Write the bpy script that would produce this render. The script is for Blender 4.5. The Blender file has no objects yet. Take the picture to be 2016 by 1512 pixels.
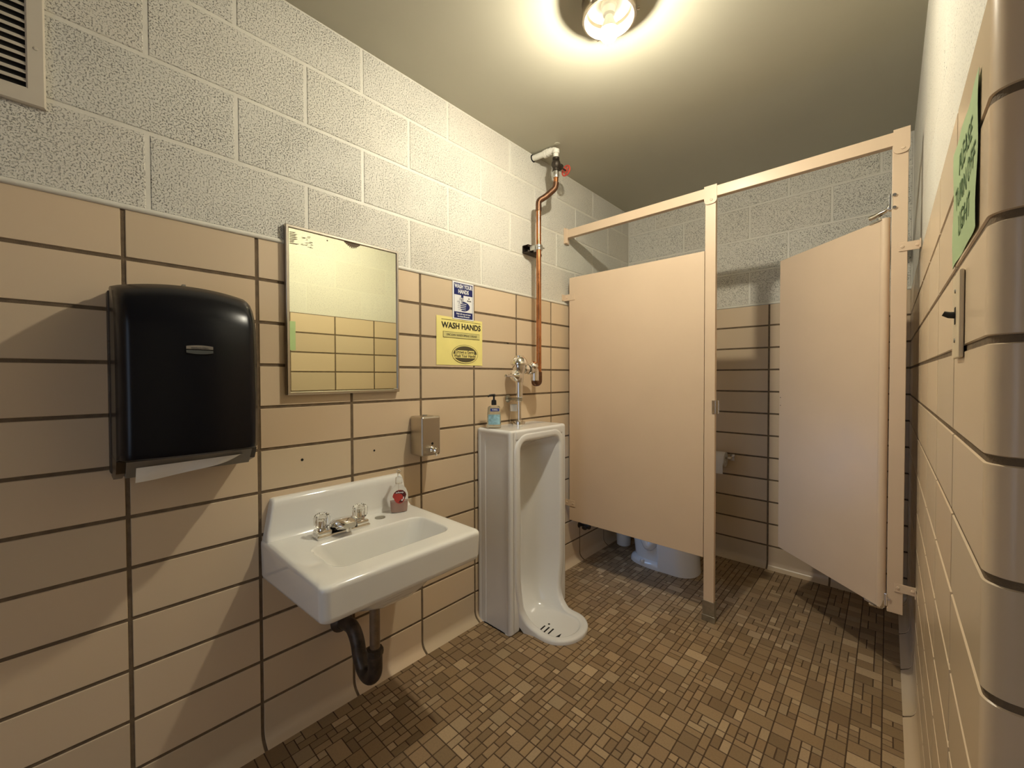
import bpy, bmesh, math, random
from mathutils import Vector, Matrix
random.seed(7)
PI = math.pi
# ------------------------------------------------------------------ camera, world, exposure
scene = bpy.context.scene
COL = scene.collection
CAM = (1.4633, -0.0993, 1.1784); YAW, PIT, ROL, FPX = 0.7449, -0.0171, -0.0030, 802.99
fw = Vector((-math.sin(YAW)*math.cos(PIT), math.cos(YAW)*math.cos(PIT), math.sin(PIT)))
rt = fw.cross(Vector((0, 0, 1))).normalized(); up = rt.cross(fw)
r2 = rt*math.cos(ROL)+up*math.sin(ROL); u2 = -rt*math.sin(ROL)+up*math.cos(ROL)
cd = bpy.data.cameras.new('camera'); cam = bpy.data.objects.new('camera', cd); COL.objects.link(cam)
cd.sensor_fit = 'HORIZONTAL'; cd.sensor_width = 36; cd.lens = FPX/2016*36; cd.clip_start = 0.01
cam.matrix_world = Matrix(((r2.x, u2.x, -fw.x, CAM[0]), (r2.y, u2.y, -fw.y, CAM[1]), (r2.z, u2.z, -fw.z, CAM[2]), (0, 0, 0, 1)))
scene.camera = cam
wd = bpy.data.worlds.new('world'); scene.world = wd; wd.use_nodes = True
wd.node_tree.nodes['Background'].inputs[0].default_value = (0.68, 0.80, 1.0, 1)
wd.node_tree.nodes['Background'].inputs[1].default_value = 1.05   # sky light through an unseen entry doorway added behind the camera
vs = scene.view_settings
scene.display_settings.display_device = 'sRGB'
vs.view_transform = 'Standard'; vs.look = 'None'; vs.gamma = 1; vs.use_curve_mapping = False
vs.exposure = 0.64
BULB_E = 1040.0; BULB_C = (1.0, 0.925, 0.745)

FILL_E = 4.0; FILL_C = (0.26, 0.52, 1.0)   # blue glow of an unseen window added inside the stall

# ------------------------------------------------------------------ room constants
W = 1.545; YB = 2.8027; ZC = 2.415; R = 0.135467; TT = 12*R; J = 0.3048
Y0 = -1.30; DX0, DX1, DZ = 0.72, 1.56, 2.06; XV = 2.35; YF = 0.595   # space behind the camera; YF = end face of the right wall

# ------------------------------------------------------------------ helpers
def link(o, parent=None, loc=None):
    COL.objects.link(o)
    if parent is not None:
        o.parent = parent
        if parent.type == 'EMPTY': o.matrix_parent_inverse = Matrix.Translation(-parent.location)
    return o
def tag(o, label=None, cat=None, group=None, kind=None):
    if label: o['label'] = label
    if cat: o['category'] = cat
    if group: o['group'] = group
    if kind: o['kind'] = kind
    return o
def thing(name, loc, label, cat, group=None):
    o = bpy.data.objects.new(name, None); o.location = loc; o.empty_display_size = 0.05
    COL.objects.link(o); return tag(o, label, cat, group)

def mat(name, col, rough=0.5, metal=0.0, var=0.04, nscale=18.0, bump=0.0, bscale=60.0, trans=0.0, ior=1.45, coat=0.0, tint=None, spec=0.5, emis=None, es=0.0, rvar=0.05, alpha=1.0):
    m = bpy.data.materials.new(name); m.use_nodes = True
    nt = m.node_tree; N = nt.nodes; L = nt.links; b = N['Principled BSDF']
    b.inputs['Roughness'].default_value = rough; b.inputs['Metallic'].default_value = metal
    b.inputs['Transmission Weight'].default_value = trans; b.inputs['IOR'].default_value = ior
    b.inputs['Coat Weight'].default_value = coat; b.inputs['Coat Roughness'].default_value = 0.06
    b.inputs['Specular IOR Level'].default_value = spec; b.inputs['Alpha'].default_value = alpha
    tc = N.new('ShaderNodeTexCoord'); nz = N.new('ShaderNodeTexNoise')
    nz.inputs['Scale'].default_value = nscale; nz.inputs['Detail'].default_value = 4
    L.new(tc.outputs['Object'], nz.inputs['Vector'])
    rp = N.new('ShaderNodeMapRange'); rp.inputs[1].default_value = 0.3; rp.inputs[2].default_value = 0.7
    rp.inputs[3].default_value = 1-var; rp.inputs[4].default_value = 1+var
    L.new(nz.outputs['Fac'], rp.inputs[0])
    mx = N.new('ShaderNodeVectorMath'); mx.operation = 'SCALE'; mx.inputs[0].default_value = col[:3]
    L.new(rp.outputs[0], mx.inputs['Scale'])
    out = mx.outputs[0]
    if tint:
        at = N.new('ShaderNodeAttribute'); at.attribute_name = tint
        m2 = N.new('ShaderNodeVectorMath'); m2.operation = 'MULTIPLY'
        L.new(out, m2.inputs[0]); L.new(at.outputs['Color'], m2.inputs[1]); out = m2.outputs[0]
    L.new(out, b.inputs['Base Color'])
    rr = N.new('ShaderNodeMapRange'); rr.inputs[1].default_value = 0.3; rr.inputs[2].default_value = 0.7
    rr.inputs[3].default_value = max(0, rough-rvar); rr.inputs[4].default_value = min(1, rough+rvar)
    if rvar and trans == 0: L.new(nz.outputs['Fac'], rr.inputs[0]); L.new(rr.outputs[0], b.inputs['Roughness'])
    if bump:
        n2 = N.new('ShaderNodeTexNoise'); n2.inputs['Scale'].default_value = bscale; n2.inputs['Detail'].default_value = 3
        L.new(tc.outputs['Object'], n2.inputs['Vector'])
        bp = N.new('ShaderNodeBump'); bp.inputs['Strength'].default_value = bump; bp.inputs['Distance'].default_value = 0.002
        L.new(n2.outputs['Fac'], bp.inputs['Height']); L.new(bp.outputs[0], b.inputs['Normal'])
    if emis:
        b.inputs['Emission Color'].default_value = (*emis, 1); b.inputs['Emission Strength'].default_value = es
    return m

def block_mat(name='painted_block', thin=0.0, bs=0.9):
    m = mat(name, (0.72, 0.695, 0.615), 0.62, var=0.03, nscale=3.0, tint='tint')
    nt = m.node_tree; N = nt.nodes; L = nt.links; b = N['Principled BSDF']
    tc = [n for n in N if n.type == 'TEX_COORD'][0]
    nz = N.new('ShaderNodeTexNoise'); nz.inputs['Scale'].default_value = 235; nz.inputs['Detail'].default_value = 3.0; nz.inputs['Roughness'].default_value = 0.62
    nz.inputs['Distortion'].default_value = 0.15
    L.new(tc.outputs['Object'], nz.inputs['Vector'])
    pit = N.new('ShaderNodeMapRange'); pit.interpolation_type = 'SMOOTHSTEP'
    pit.inputs[1].default_value = 0.375; pit.inputs[2].default_value = 0.465; pit.inputs[3].default_value = 0.0; pit.inputs[4].default_value = 1.0
    # the paint is thicker toward the far end of the wall, so fewer pores stay open
    sx = N.new('ShaderNodeSeparateXYZ'); L.new(tc.outputs['Object'], sx.inputs[0])
    ym = N.new('ShaderNodeMapRange'); ym.inputs[1].default_value = 0.55; ym.inputs[2].default_value = 1.45; ym.inputs[3].default_value = thin; ym.inputs[4].default_value = 0.026+thin
    L.new(sx.outputs['Y'], ym.inputs[0])
    big0 = N.new('ShaderNodeTexNoise'); big0.inputs['Scale'].default_value = 6.0; big0.inputs['Detail'].default_value = 2; L.new(tc.outputs['Object'], big0.inputs['Vector'])
    bm_ = N.new('ShaderNodeMath'); bm_.operation = 'MULTIPLY_ADD'; L.new(big0.outputs['Fac'], bm_.inputs[0]); bm_.inputs[1].default_value = -0.10; bm_.inputs[2].default_value = 0.05
    a1 = N.new('ShaderNodeMath'); a1.operation = 'ADD'; L.new(ym.outputs[0], a1.inputs[0]); L.new(bm_.outputs[0], a1.inputs[1])
    a2 = N.new('ShaderNodeMath'); a2.operation = 'ADD'; L.new(a1.outputs[0], a2.inputs[0]); L.new(nz.outputs['Fac'], a2.inputs[1])
    L.new(a2.outputs[0], pit.inputs[0])
    # pores that the paint did not fill are dark
    big = N.new('ShaderNodeTexNoise'); big.inputs['Scale'].default_value = 5.0; big.inputs['Detail'].default_value = 2
    L.new(tc.outputs['Object'], big.inputs['Vector'])
    mr = N.new('ShaderNodeMapRange'); mr.inputs[1].default_value = 0.3; mr.inputs[2].default_value = 0.7; mr.inputs[3].default_value = 0.60; mr.inputs[4].default_value = 0.33
    L.new(big.outputs['Fac'], mr.inputs[0])
    m2 = N.new('ShaderNodeMapRange'); L.new(pit.outputs[0], m2.inputs[0]); L.new(mr.outputs[0], m2.inputs[3]); m2.inputs[4].default_value = 1.0
    src = b.inputs['Base Color'].links[0].from_socket
    sc = N.new('ShaderNodeVectorMath'); sc.operation = 'SCALE'; L.new(src, sc.inputs[0]); L.new(m2.outputs[0], sc.inputs['Scale'])
    L.new(sc.outputs[0], b.inputs['Base Color'])
    fine = N.new('ShaderNodeTexNoise'); fine.inputs['Scale'].default_value = 420; fine.inputs['Detail'].default_value = 2
    L.new(tc.outputs['Object'], fine.inputs['Vector'])
    ad = N.new('ShaderNodeMath'); ad.operation = 'MULTIPLY_ADD'; L.new(fine.outputs['Fac'], ad.inputs[0]); ad.inputs[1].default_value = 0.35; L.new(pit.outputs[0], ad.inputs[2])
    bp = N.new('ShaderNodeBump'); bp.inputs['Strength'].default_value = bs; bp.inputs['Distance'].default_value = 0.0022
    L.new(ad.outputs[0], bp.inputs['Height']); L.new(bp.outputs[0], b.inputs['Normal'])
    return m

M = dict(
    tile=mat('glazed_tile', (0.68, 0.535, 0.368), 0.27, var=0.02, nscale=1.6, tint='tint', rvar=0.0, spec=0.45),
    grout=mat('brown_grout', (0.15, 0.105, 0.062), 0.85, var=0.25, nscale=40, bump=0.5, bscale=400),
    block=block_mat(), rblock=block_mat('thick_painted_block', 0.018, 0.6),
    joint=mat('painted_mortar', (0.72, 0.695, 0.61), 0.5, var=0.03, bump=0.3, bscale=90),
    ceil=mat('ceiling_paint', (0.455, 0.432, 0.34), 0.45, var=0.03, nscale=2.5, bump=0.06, bscale=50),
    mosaic=mat('mosaic_tile', (1, 1, 1), 0.42, var=0.07, nscale=160, tint='tint', bump=0.12, bscale=300, spec=0.35),
    fgrout=mat('floor_grout', (0.085, 0.050, 0.026), 0.85, var=0.2, nscale=50),
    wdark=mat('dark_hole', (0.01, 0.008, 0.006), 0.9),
    porc=mat('white_porcelain', (0.82, 0.81, 0.77), 0.10, var=0.015, nscale=4, rvar=0.03, coat=0.4),
    porc2=mat('urinal_porcelain', (0.78, 0.775, 0.76), 0.13, var=0.02, nscale=4, rvar=0.03, coat=0.3),
    toil=mat('toilet_porcelain', (0.80, 0.80, 0.80), 0.10, var=0.01, nscale=4, rvar=0.03, coat=0.4),
    chrome=mat('chrome', (0.82, 0.80, 0.76), 0.10, 1.0, var=0.01, nscale=8, rvar=0.02),
    steel=mat('brushed_steel', (0.56, 0.51, 0.43), 0.33, 1.0, var=0.02, nscale=5, rvar=0.03),
    shoe=mat('shoe_steel', (0.45, 0.44, 0.38), 0.35, 1.0, var=0.1, nscale=60),
    dullpipe=mat('tarnished_pipe', (0.25, 0.20, 0.155), 0.38, 0.8, var=0.2, nscale=45, rvar=0.1),
    darkpipe=mat('dark_trap', (0.075, 0.058, 0.045), 0.42, 0.5, var=0.35, nscale=40, rvar=0.1),
    copper=mat('copper', (0.50, 0.215, 0.095), 0.28, 1.0, var=0.2, nscale=14, rvar=0.08),
    solder=mat('darkened_copper', (0.16, 0.085, 0.05), 0.40, 0.9, var=0.3, nscale=50),
    iron=mat('dark_bronze_valve', (0.06, 0.048, 0.036), 0.5, 0.7, var=0.3, nscale=70),
    galv=mat('galvanized', (0.55, 0.55, 0.52), 0.35, 1.0, var=0.15, nscale=80),
    red=mat('red_handwheel', (0.52, 0.07, 0.045), 0.4, var=0.1),
    pvc=mat('white_pipe', (0.78, 0.76, 0.68), 0.35, var=0.03),
    strut=mat('strut_steel', (0.07, 0.055, 0.045), 0.4, 0.8, var=0.3, nscale=50),
    panel=mat('stall_paint', (0.68, 0.525, 0.375), 0.38, var=0.02, nscale=5, bump=0.05, bscale=110, rvar=0.04),
    black=mat('smoke_plastic', (0.0035, 0.004, 0.007), 0.27, var=0.1, nscale=2, rvar=0.0, spec=0.32),
    brown=mat('brown_smoke_plastic', (0.045, 0.028, 0.014), 0.30, var=0.1, nscale=6),
    greypl=mat('grey_plastic', (0.22, 0.195, 0.16), 0.5, var=0.05),
    emblem=mat('silver_emblem', (0.10, 0.105, 0.10), 0.4, 0.2, var=0.05),
    paper=mat('white_paper', (0.78, 0.74, 0.68), 0.9, var=0.03, bump=0.3, bscale=120),
    mglass=mat('mirror_glass', (0.88, 0.90, 0.72), 0.012, 1.0, var=0.01, nscale=2, rvar=0.0),
    mspot=mat('mirror_corrosion', (0.10, 0.06, 0.025), 0.6, var=0.4, nscale=90),
    mframe=mat('mirror_frame', (0.50, 0.45, 0.38), 0.32, 1.0, var=0.02, nscale=5, rvar=0.02),
    yellow=mat('yellow_paper', (0.86, 0.76, 0.27), 0.75, var=0.04, nscale=9, bump=0.25, bscale=12),
    ydark=mat('yellow_box', (0.62, 0.56, 0.22), 0.75, var=0.04),
    ink=mat('black_ink', (0.02, 0.018, 0.012), 0.7),
    oval=mat('oval_ink', (0.085, 0.07, 0.03), 0.7),
    blue=mat('sign_blue', (0.010, 0.018, 0.12), 0.35),
    white=mat('sign_white', (0.80, 0.80, 0.80), 0.4),
    green=mat('green_paper', (0.38, 0.50, 0.27), 0.7, var=0.03),
    gink=mat('green_ink', (0.07, 0.14, 0.05), 0.7),
    vent=mat('vent_paint', (0.62, 0.56, 0.46), 0.45, var=0.03),
    ivory=mat('ivory_plastic', (0.66, 0.55, 0.38), 0.35, var=0.03),
    crystal=mat('clear_acrylic', (0.97, 0.97, 0.95), 0.03, var=0.0, trans=1.0, ior=1.35, rvar=0),
    clear=mat('clear_plastic', (0.96, 0.97, 0.96), 0.05, var=0.0, trans=1.0, ior=1.12, rvar=0),
    pink=mat('pink_soap', (0.60, 0.40, 0.34), 0.12, var=0.03, trans=0.35, ior=1.33),
    gel=mat('clear_gel', (0.82, 0.86, 0.80), 0.08, var=0.03, trans=0.85, ior=1.3),
    redlab=mat('red_label', (0.50, 0.055, 0.045), 0.35),
    marlab=mat('maroon_label', (0.09, 0.012, 0.014), 0.35),
    bluelab=mat('pale_blue_label', (0.30, 0.52, 0.62), 0.35, var=0.25, nscale=90),
    navy=mat('navy_label', (0.03, 0.05, 0.28), 0.35),
    blackpump=mat('black_pump', (0.012, 0.012, 0.014), 0.3),
    reflector=mat('white_enamel', (0.78, 0.76, 0.68), 0.4),
    canopy=mat('nickel_canopy', (0.42, 0.36, 0.28), 0.33, 1.0, var=0.05),
    bulb=mat('bulb_glow', (0.9, 0.9, 0.9), 0.4, emis=BULB_C, es=BULB_E),
    blue_fill=mat('frosted_fill_glow', (0.7, 0.8, 0.95), 0.4, emis=FILL_C, es=FILL_E),  # glowing pane of the added stall window, a blue fill
    trim=mat('door_trim', (0.45, 0.36, 0.26), 0.4, var=0.03),
    wood=mat('door_wood', (0.20, 0.10, 0.045), 0.4, var=0.2, nscale=12),
)

class B:
    def __init__(s): s.bm = bmesh.new(); s.tl = s.bm.loops.layers.color.new('tint')
    def face(s, vs, mi=0, tint=None, smooth=True):
        try: f = s.bm.faces.new(vs)
        except ValueError: return None
        f.material_index = mi; f.smooth = smooth
        t = tint or (1, 1, 1)
        for l in f.loops: l[s.tl] = (t[0], t[1], t[2], 1)
        return f
    def quadp(s, pts, mi=0, tint=None, smooth=False): return s.face([s.bm.verts.new(p) for p in pts], mi, tint, smooth)
    def fix(s, faces, mi, smooth=True):
        for f in faces:
            f.material_index = mi; f.smooth = smooth
            for l in f.loops: l[s.tl] = (1, 1, 1, 1)
    def box(s, x0, x1, y0, y1, z0, z1, bev=0.0, seg=2, mi=0, mtx=None):
        m = Matrix.Translation(((x0+x1)/2, (y0+y1)/2, (z0+z1)/2)) @ Matrix.Diagonal((abs(x1-x0), abs(y1-y0), abs(z1-z0), 1))
        if mtx: m = mtx @ m
        nf = set(s.bm.faces)
        r = bmesh.ops.create_cube(s.bm, size=1, matrix=m)
        if bev > 0:
            es = {e for v in r['verts'] for e in v.link_edges}
            bmesh.ops.bevel(s.bm, geom=list(es), offset=bev, segments=seg, profile=0.5, affect='EDGES', clamp_overlap=True)
        s.fix([f for f in s.bm.faces if f not in nf], mi)
        return s
    def rings(s, rs, mi=0, cap0=True, cap1=True, closed=True, smooth=True, mis=None):
        vr = [[s.bm.verts.new(p) for p in r] for r in rs]
        for i in range(len(vr)-1):
            a, b = vr[i], vr[i+1]; n = len(a); m = mis[i] if mis else mi
            for j in range(n if closed else n-1):
                k = (j+1) % n; s.face([a[j], a[k], b[k], b[j]], m, None, smooth)
        if cap0: s.face(list(reversed(vr[0])), mis[0] if mis else mi, None, smooth)
        if cap1: s.face(vr[-1], mis[-1] if mis else mi, None, smooth)
        return s
    def lathe(s, prof, org=(0, 0, 0), axis=(0, 0, 1), n=24, mi=0, sx=1.0, cap=True, a0=0, flat=None):
        ax = Vector(axis).normalized(); h = Vector((0, 0, 1)) if abs(ax.z) < 0.9 else Vector((1, 0, 0))
        e1 = (h-ax*h.dot(ax)).normalized(); e2 = ax.cross(e1); o = Vector(org)
        rs = [[o+ax*z+e1*(r*math.cos(a0+2*PI*k/n)*sx)+e2*(r*math.sin(a0+2*PI*k/n)) for k in range(n)] for r, z in prof]
        return s.rings(rs, mi, cap, cap)
    def tube(s, pts, r, n=14, mi=0, fil=0.0, cap=True, steps=6):
        P = [Vector(p) for p in pts]
        if fil > 0:
            Q = [P[0]]
            for i in range(1, len(P)-1):
                a = (P[i-1]-P[i]); b = (P[i+1]-P[i]); d = min(fil, a.length*0.49, b.length*0.49)
                p0 = P[i]+a.normalized()*d; p1 = P[i]+b.normalized()*d
                for k in range(steps+1):
                    t = k/steps; Q.append(p0*(1-t)**2+P[i]*2*t*(1-t)+p1*t*t)
            Q.append(P[-1]); P = Q
        rs = []; e1 = None
        for i, p in enumerate(P):
            t = (P[min(i+1, len(P)-1)]-P[max(i-1, 0)]).normalized()
            if e1 is None: e1 = t.orthogonal().normalized()
            else: e1 = (e1-t*e1.dot(t)).normalized()
            e2 = t.cross(e1); rr = r[min(i, len(r)-1)] if isinstance(r, (list, tuple)) else r
            rs.append([p+(e1*math.cos(2*PI*k/n)+e2*math.sin(2*PI*k/n))*rr for k in range(n)])
        return s.rings(rs, mi, cap, cap)
    def torus(s, org, axis, R_, r_, n=24, m=8, mi=0):
        ax = Vector(axis).normalized(); e1 = ax.orthogonal().normalized(); e2 = ax.cross(e1); o = Vector(org)
        rs = []
        for i in range(n+1):
            a = 2*PI*i/n; d = e1*math.cos(a)+e2*math.sin(a)
            rs.append([o+d*(R_+r_*math.cos(2*PI*k/m))+ax*r_*math.sin(2*PI*k/m) for k in range(m)])
        s.rings(rs, mi, False, False); return s
    def prism(s, poly, f, mi=0, smooth=False):
        """poly: 2D points; f(p, 0|1) -> 3D; extrudes between the two"""
        a = [s.bm.verts.new(f(p, 0)) for p in poly]; b = [s.bm.verts.new(f(p, 1)) for p in poly]
        n = len(poly)
        for i in range(n): s.face([a[i], a[(i+1) % n], b[(i+1) % n], b[i]], mi, None, smooth)
        s.face(list(reversed(a)), mi, None, smooth); s.face(b, mi, None, smooth); return s
    def build(s, name, mats, parent=None, sharp=38, weld=True, sub=0):
        if weld: bmesh.ops.remove_doubles(s.bm, verts=s.bm.verts, dist=1e-5)
        bmesh.ops.recalc_face_normals(s.bm, faces=s.bm.faces)
        me = bpy.data.meshes.new(name); s.bm.to_mesh(me); s.bm.free()
        for m in (mats if isinstance(mats, (list, tuple)) else [mats]): me.materials.append(M[m] if isinstance(m, str) else m)
        try: me.set_sharp_from_angle(angle=math.radians(sharp))
        except Exception: pass
        o = bpy.data.objects.new(name, me)
        if any(p.use_smooth for p in me.polygons):
            wn = o.modifiers.new('wn', 'WEIGHTED_NORMAL'); wn.keep_sharp = True; wn.weight = 60
        if sub:
            md = o.modifiers.new('sub', 'SUBSURF'); md.levels = sub; md.render_levels = sub
        return link(o, parent)

def rrect(x0, x1, y0, y1, r, z, n=6, rs=None):
    """rounded rectangle ring, counter-clockwise from +x+y corner; rs = radii per corner (++, -+, --, +-)"""
    out = []; rr = rs or (r, r, r, r)
    for i, (sx, sy) in enumerate(((1, 1), (-1, 1), (-1, -1), (1, -1))):
        q = rr[i]; cx = (x1-q if sx > 0 else x0+q); cy = (y1-q if sy > 0 else y0+q)
        for k in range(n+1):
            a = PI/2*(i+k/n); out.append((cx+q*math.cos(a), cy+q*math.sin(a), z))
    return out

def text(s, size, org, xdir, parent, name, m, sx=1.0, align='CENTER', bold=0.0, ydir=(0, 0, 1), ext=0.0003):
    cu = bpy.data.curves.new(name, 'FONT'); cu.body = s; cu.size = size; cu.align_x = align; cu.align_y = 'CENTER'
    cu.extrude = ext; cu.offset = bold; cu.resolution_u = 3
    t = bpy.data.objects.new(name+'_tmp', cu); COL.objects.link(t)
    bpy.context.view_layer.update()
    me = bpy.data.meshes.new_from_object(t.evaluated_get(bpy.context.evaluated_depsgraph_get()))
    bpy.data.objects.remove(t); bpy.data.curves.remove(cu)
    X = Vector(xdir).normalized()*sx; Y = Vector(ydir).normalized(); Z = Vector(xdir).normalized().cross(Y)
    me.transform(Matrix(((X.x, Y.x, Z.x, org[0]), (X.y, Y.y, Z.y, org[1]), (X.z, Y.z, Z.z, org[2]), (0, 0, 0, 1))))
    me.materials.clear(); me.materials.append(M[m]); me.name = name
    return link(bpy.data.objects.new(name, me), parent)

# ------------------------------------------------------------------ walls
def tiled(b, fmap, us, vrows, gap=0.0042, dep=0.003, ch=0.0016, mt=0, mg=1, cove=False, var=0.05, maxstep=None, warm=0.02):
    """fmap(u, v, w) -> point (w outward). us: list of (u0,u1) cells or per row function; vrows (v0,v1) pairs from the bottom."""
    for ri, (v0, v1) in enumerate(vrows):
        cells = us(ri) if callable(us) else us
        for (u0, u1) in cells:
            k = 1+random.uniform(-var, var); wv = random.uniform(-warm, warm)
            tint = (k, k*(1-wv*0.5), k*(1-wv))
            if cove and ri == 0:
                prof = [(v1-gap, 0)]+[(0.045, 0)]+[(0.045-0.04*math.sin(a), 0.032*(1-math.cos(a))) for a in (PI/10, PI/5, 3*PI/10, 2*PI/5)]+[(0.0, 0.034)]
            else: prof = [(v1-gap, 0), (v0+gap, 0)]
            if maxstep is None: ul = [u0+gap, u1-gap]
            else:
                ul = [u0+gap]+[c for c in maxstep if u0+gap+1e-4 < c < u1-gap-1e-4]+[u1-gap]
            n = len(prof)
            ins = []
            for i, (v, w) in enumerate(prof):
                vv = v-ch if i == 0 else (v+ch if (i == n-1 and not (cove and ri == 0)) else v)
                row = []
                for q, u in enumerate(ul):
                    uu = u+ch if q == 0 else (u-ch if q == len(ul)-1 else u)
                    row.append(b.bm.verts.new(fmap(uu, vv, w)))
                ins.append(row)
            for i in range(n-1):
                for q in range(len(ul)-1):
                    b.face([ins[i][q], ins[i][q+1], ins[i+1][q+1], ins[i+1][q]], mt, tint, len(ul) > 2 or n > 2)
            # chamfered edges down to the joint
            def edge(a, c, pa, pc):
                b.face([a, c, b.bm.verts.new(pc), b.bm.verts.new(pa)], mt, tint, False)
            for q in range(len(ul)-1):
                edge(ins[0][q], ins[0][q+1], fmap(ul[q], prof[0][0], -dep), fmap(ul[q+1], prof[0][0], -dep))
                if not (cove and ri == 0): edge(ins[-1][q], ins[-1][q+1], fmap(ul[q], prof[-1][0], -dep), fmap(ul[q+1], prof[-1][0], -dep))
            for i in range(n-1):
                for col, u in ((0, ul[0]), (-1, ul[-1])):
                    edge(ins[i][col], ins[i+1][col], fmap(u, prof[i][0], prof[i][1]-dep), fmap(u, prof[i+1][0], prof[i+1][1]-dep))
            # joint bed behind this cell
            gu = [u0]+ul[1:-1]+[u1]
            gp = [(v1, -dep*0.8)]+([(v, w-dep*0.8) for v, w in prof[1:-1]] if n > 2 else [])+[(v0, (prof[-1][1] if n > 2 else 0)-dep*0.8)]
            for i in range(len(gp)-1):
                for q in range(len(gu)-1):
                    b.quadp([fmap(gu[q], gp[i][0], gp[i][1]), fmap(gu[q+1], gp[i][0], gp[i][1]), fmap(gu[q+1], gp[i+1][0], gp[i+1][1]), fmap(gu[q], gp[i+1][0], gp[i+1][1])], mg)

def cells(joints, a, c):
    js = [j for j in joints if a+0.02 < j < c-0.02]; e = [a]+js+[c]
    return list(zip(e[:-1], e[1:]))
TROWS = [(i*R, (i+1)*R) for i in range(12)]
BROWS = [(TT, 1.835), (1.835, 2.038), (2.038, 2.242), (2.242, ZC)]
def bj(off, a, c):
    s = 0.4064; k0 = math.floor((a-off)/s); return [off+s*k for k in range(k0, k0+14)]

def wall(name, fm, ta, tc_, tj, offs, fmb=None, steps=None, thick=None, bead=True):
    b = B()
    tiled(b, fm, cells(tj, ta, tc_), TROWS, cove=True, maxstep=steps)
    tiled(b, fmb or fm, lambda ri: cells(bj(offs[ri % 2], ta, tc_), ta, tc_), BROWS, gap=0.0045, dep=(0.0025 if bead else 0.0010), ch=0.003, mt=2, mg=3, var=0.02, warm=0.01, maxstep=steps)
    # rounded mortar bead capping the tile
    n = 6; u = [ta]+([c for c in steps if ta < c < tc_] if steps else [])+[tc_]
    rs = [[fm(uu, TT-0.001+0.0075*math.sin(a), 0.0012+0.0055*max(0, math.cos(a))-0.001) for a in [-PI/2+PI*k/n for k in range(n+1)]] for uu in u]
    if bead: b.rings(rs, 3, False, False, closed=False)
    if thick: thick(b)
    return b
steps_r = None
# left wall: u = y
b = wall('wall_left', lambda u, v, w: (w, u, v), Y0, YB, [J*k for k in range(-3, 12)], (0.051, 0.255),
         thick=lambda b: b.box(-0.12, -0.0035, Y0-0.1, YB+0.1, -0.05, ZC+0.05, mi=3))
for (yy, zz, rr) in ((0.433, 0.899, 0.0045), (0.698, 0.895, 0.0038), (1.457, 1.354, 0.004), (1.449, 1.356, 0.003)):
    b.lathe([(rr, 0.0), (rr, 0.0008)], (0, yy, zz), (1, 0, 0), 12, 4)
o = b.build('wall_left', ['tile', 'grout', 'block', 'joint', 'wdark'], weld=False); tag(o, kind='structure')
# back wall: u = x
b = wall('wall_back', lambda u, v, w: (u, YB-w, v), 0.0, W+0.005, [0.926-J*3+J*k for k in range(0, 8)], (0.005, 0.208),
         thick=lambda b: b.box(-0.1, W+0.1, YB+0.0035, YB+0.12, -0.05, ZC+0.05, mi=3))
tag(b.build('wall_back', ['tile', 'grout', 'block', 'joint'], weld=False), kind='structure')
# right wall with the rounded end: u runs from the back corner to the camera, round the bullnose, then along +x
RB = 0.024; ya = YF+RB; U1 = YB-ya; U2 = U1+RB*PI/2; U3 = U2+(XV-W-RB)
def rpath(u, v, w, off=0.0):
    if u <= U1: return (W+off-w, YB-u, v)
    if u <= U2:
        a = (u-U1)/RB; return (W+RB-(RB-off+w)*math.cos(a), ya-(RB-off+w)*math.sin(a), v)
    return (W+RB+(u-U2), YF+off-w, v)
stp = [U1+RB*PI/2*k/8 for k in range(9)]
rj = [YB-(0.915+J*k+0.003*k) for k in range(0, 7)]+[U2+0.12, U2+0.12+J, U2+0.12+2*J]
b = wall('wall_right', rpath, 0.0, U3, sorted(rj), (0.15, 0.353), fmb=lambda u, v, w: rpath(u, v, w, 0.004), steps=stp, bead=False,
         thick=lambda b: (b.box(W+0.0095, XV, YF+0.0095, YB+0.1, -0.05, ZC+0.05, mi=3)))
tag(b.build('wall_right', ['tile', 'grout', 'rblock', 'joint'], weld=False), kind='structure')
# walls behind the camera
b = B()
b.box(-0.1, DX0, Y0-0.12, Y0, -0.05, ZC+0.05); b.box(DX1, XV+0.1, Y0-0.12, Y0, -0.05, ZC+0.05); b.box(DX0, DX1, Y0-0.12, Y0, DZ, ZC+0.05)
tag(b.build('wall_front', ['tile']), kind='structure')
b = B(); b.box(XV, XV+0.1, Y0-0.1, YF+0.02, -0.05, ZC+0.05, mi=0)
tag(b.build('wall_side', ['joint']), kind='structure')
b = B(); b.box(DX0, DX0+0.03, Y0-0.13, Y0+0.01, 0.0, DZ, 0.003); b.box(DX1-0.03, DX1, Y0-0.13, Y0+0.01, 0.0, DZ, 0.003); b.box(DX0, DX1, Y0-0.13, Y0+0.01, DZ-0.03, DZ, 0.003)
dj = tag(b.build('unseen_doorway', ['trim']), kind='structure')  # frame of the unseen doorway, added to let sky light in
b = B(); b.box(DX0-0.045, DX0-0.005, Y0-0.95, Y0-0.13, 0.01, DZ-0.03, 0.003); b.build('door_leaf', ['wood'], dj)
b = B(); b.box(-0.1, XV+0.1, Y0-1.6, Y0-0.12, -0.12, -0.005)
tag(b.build('floor_entry', ['fgrout']), kind='structure')
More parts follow.
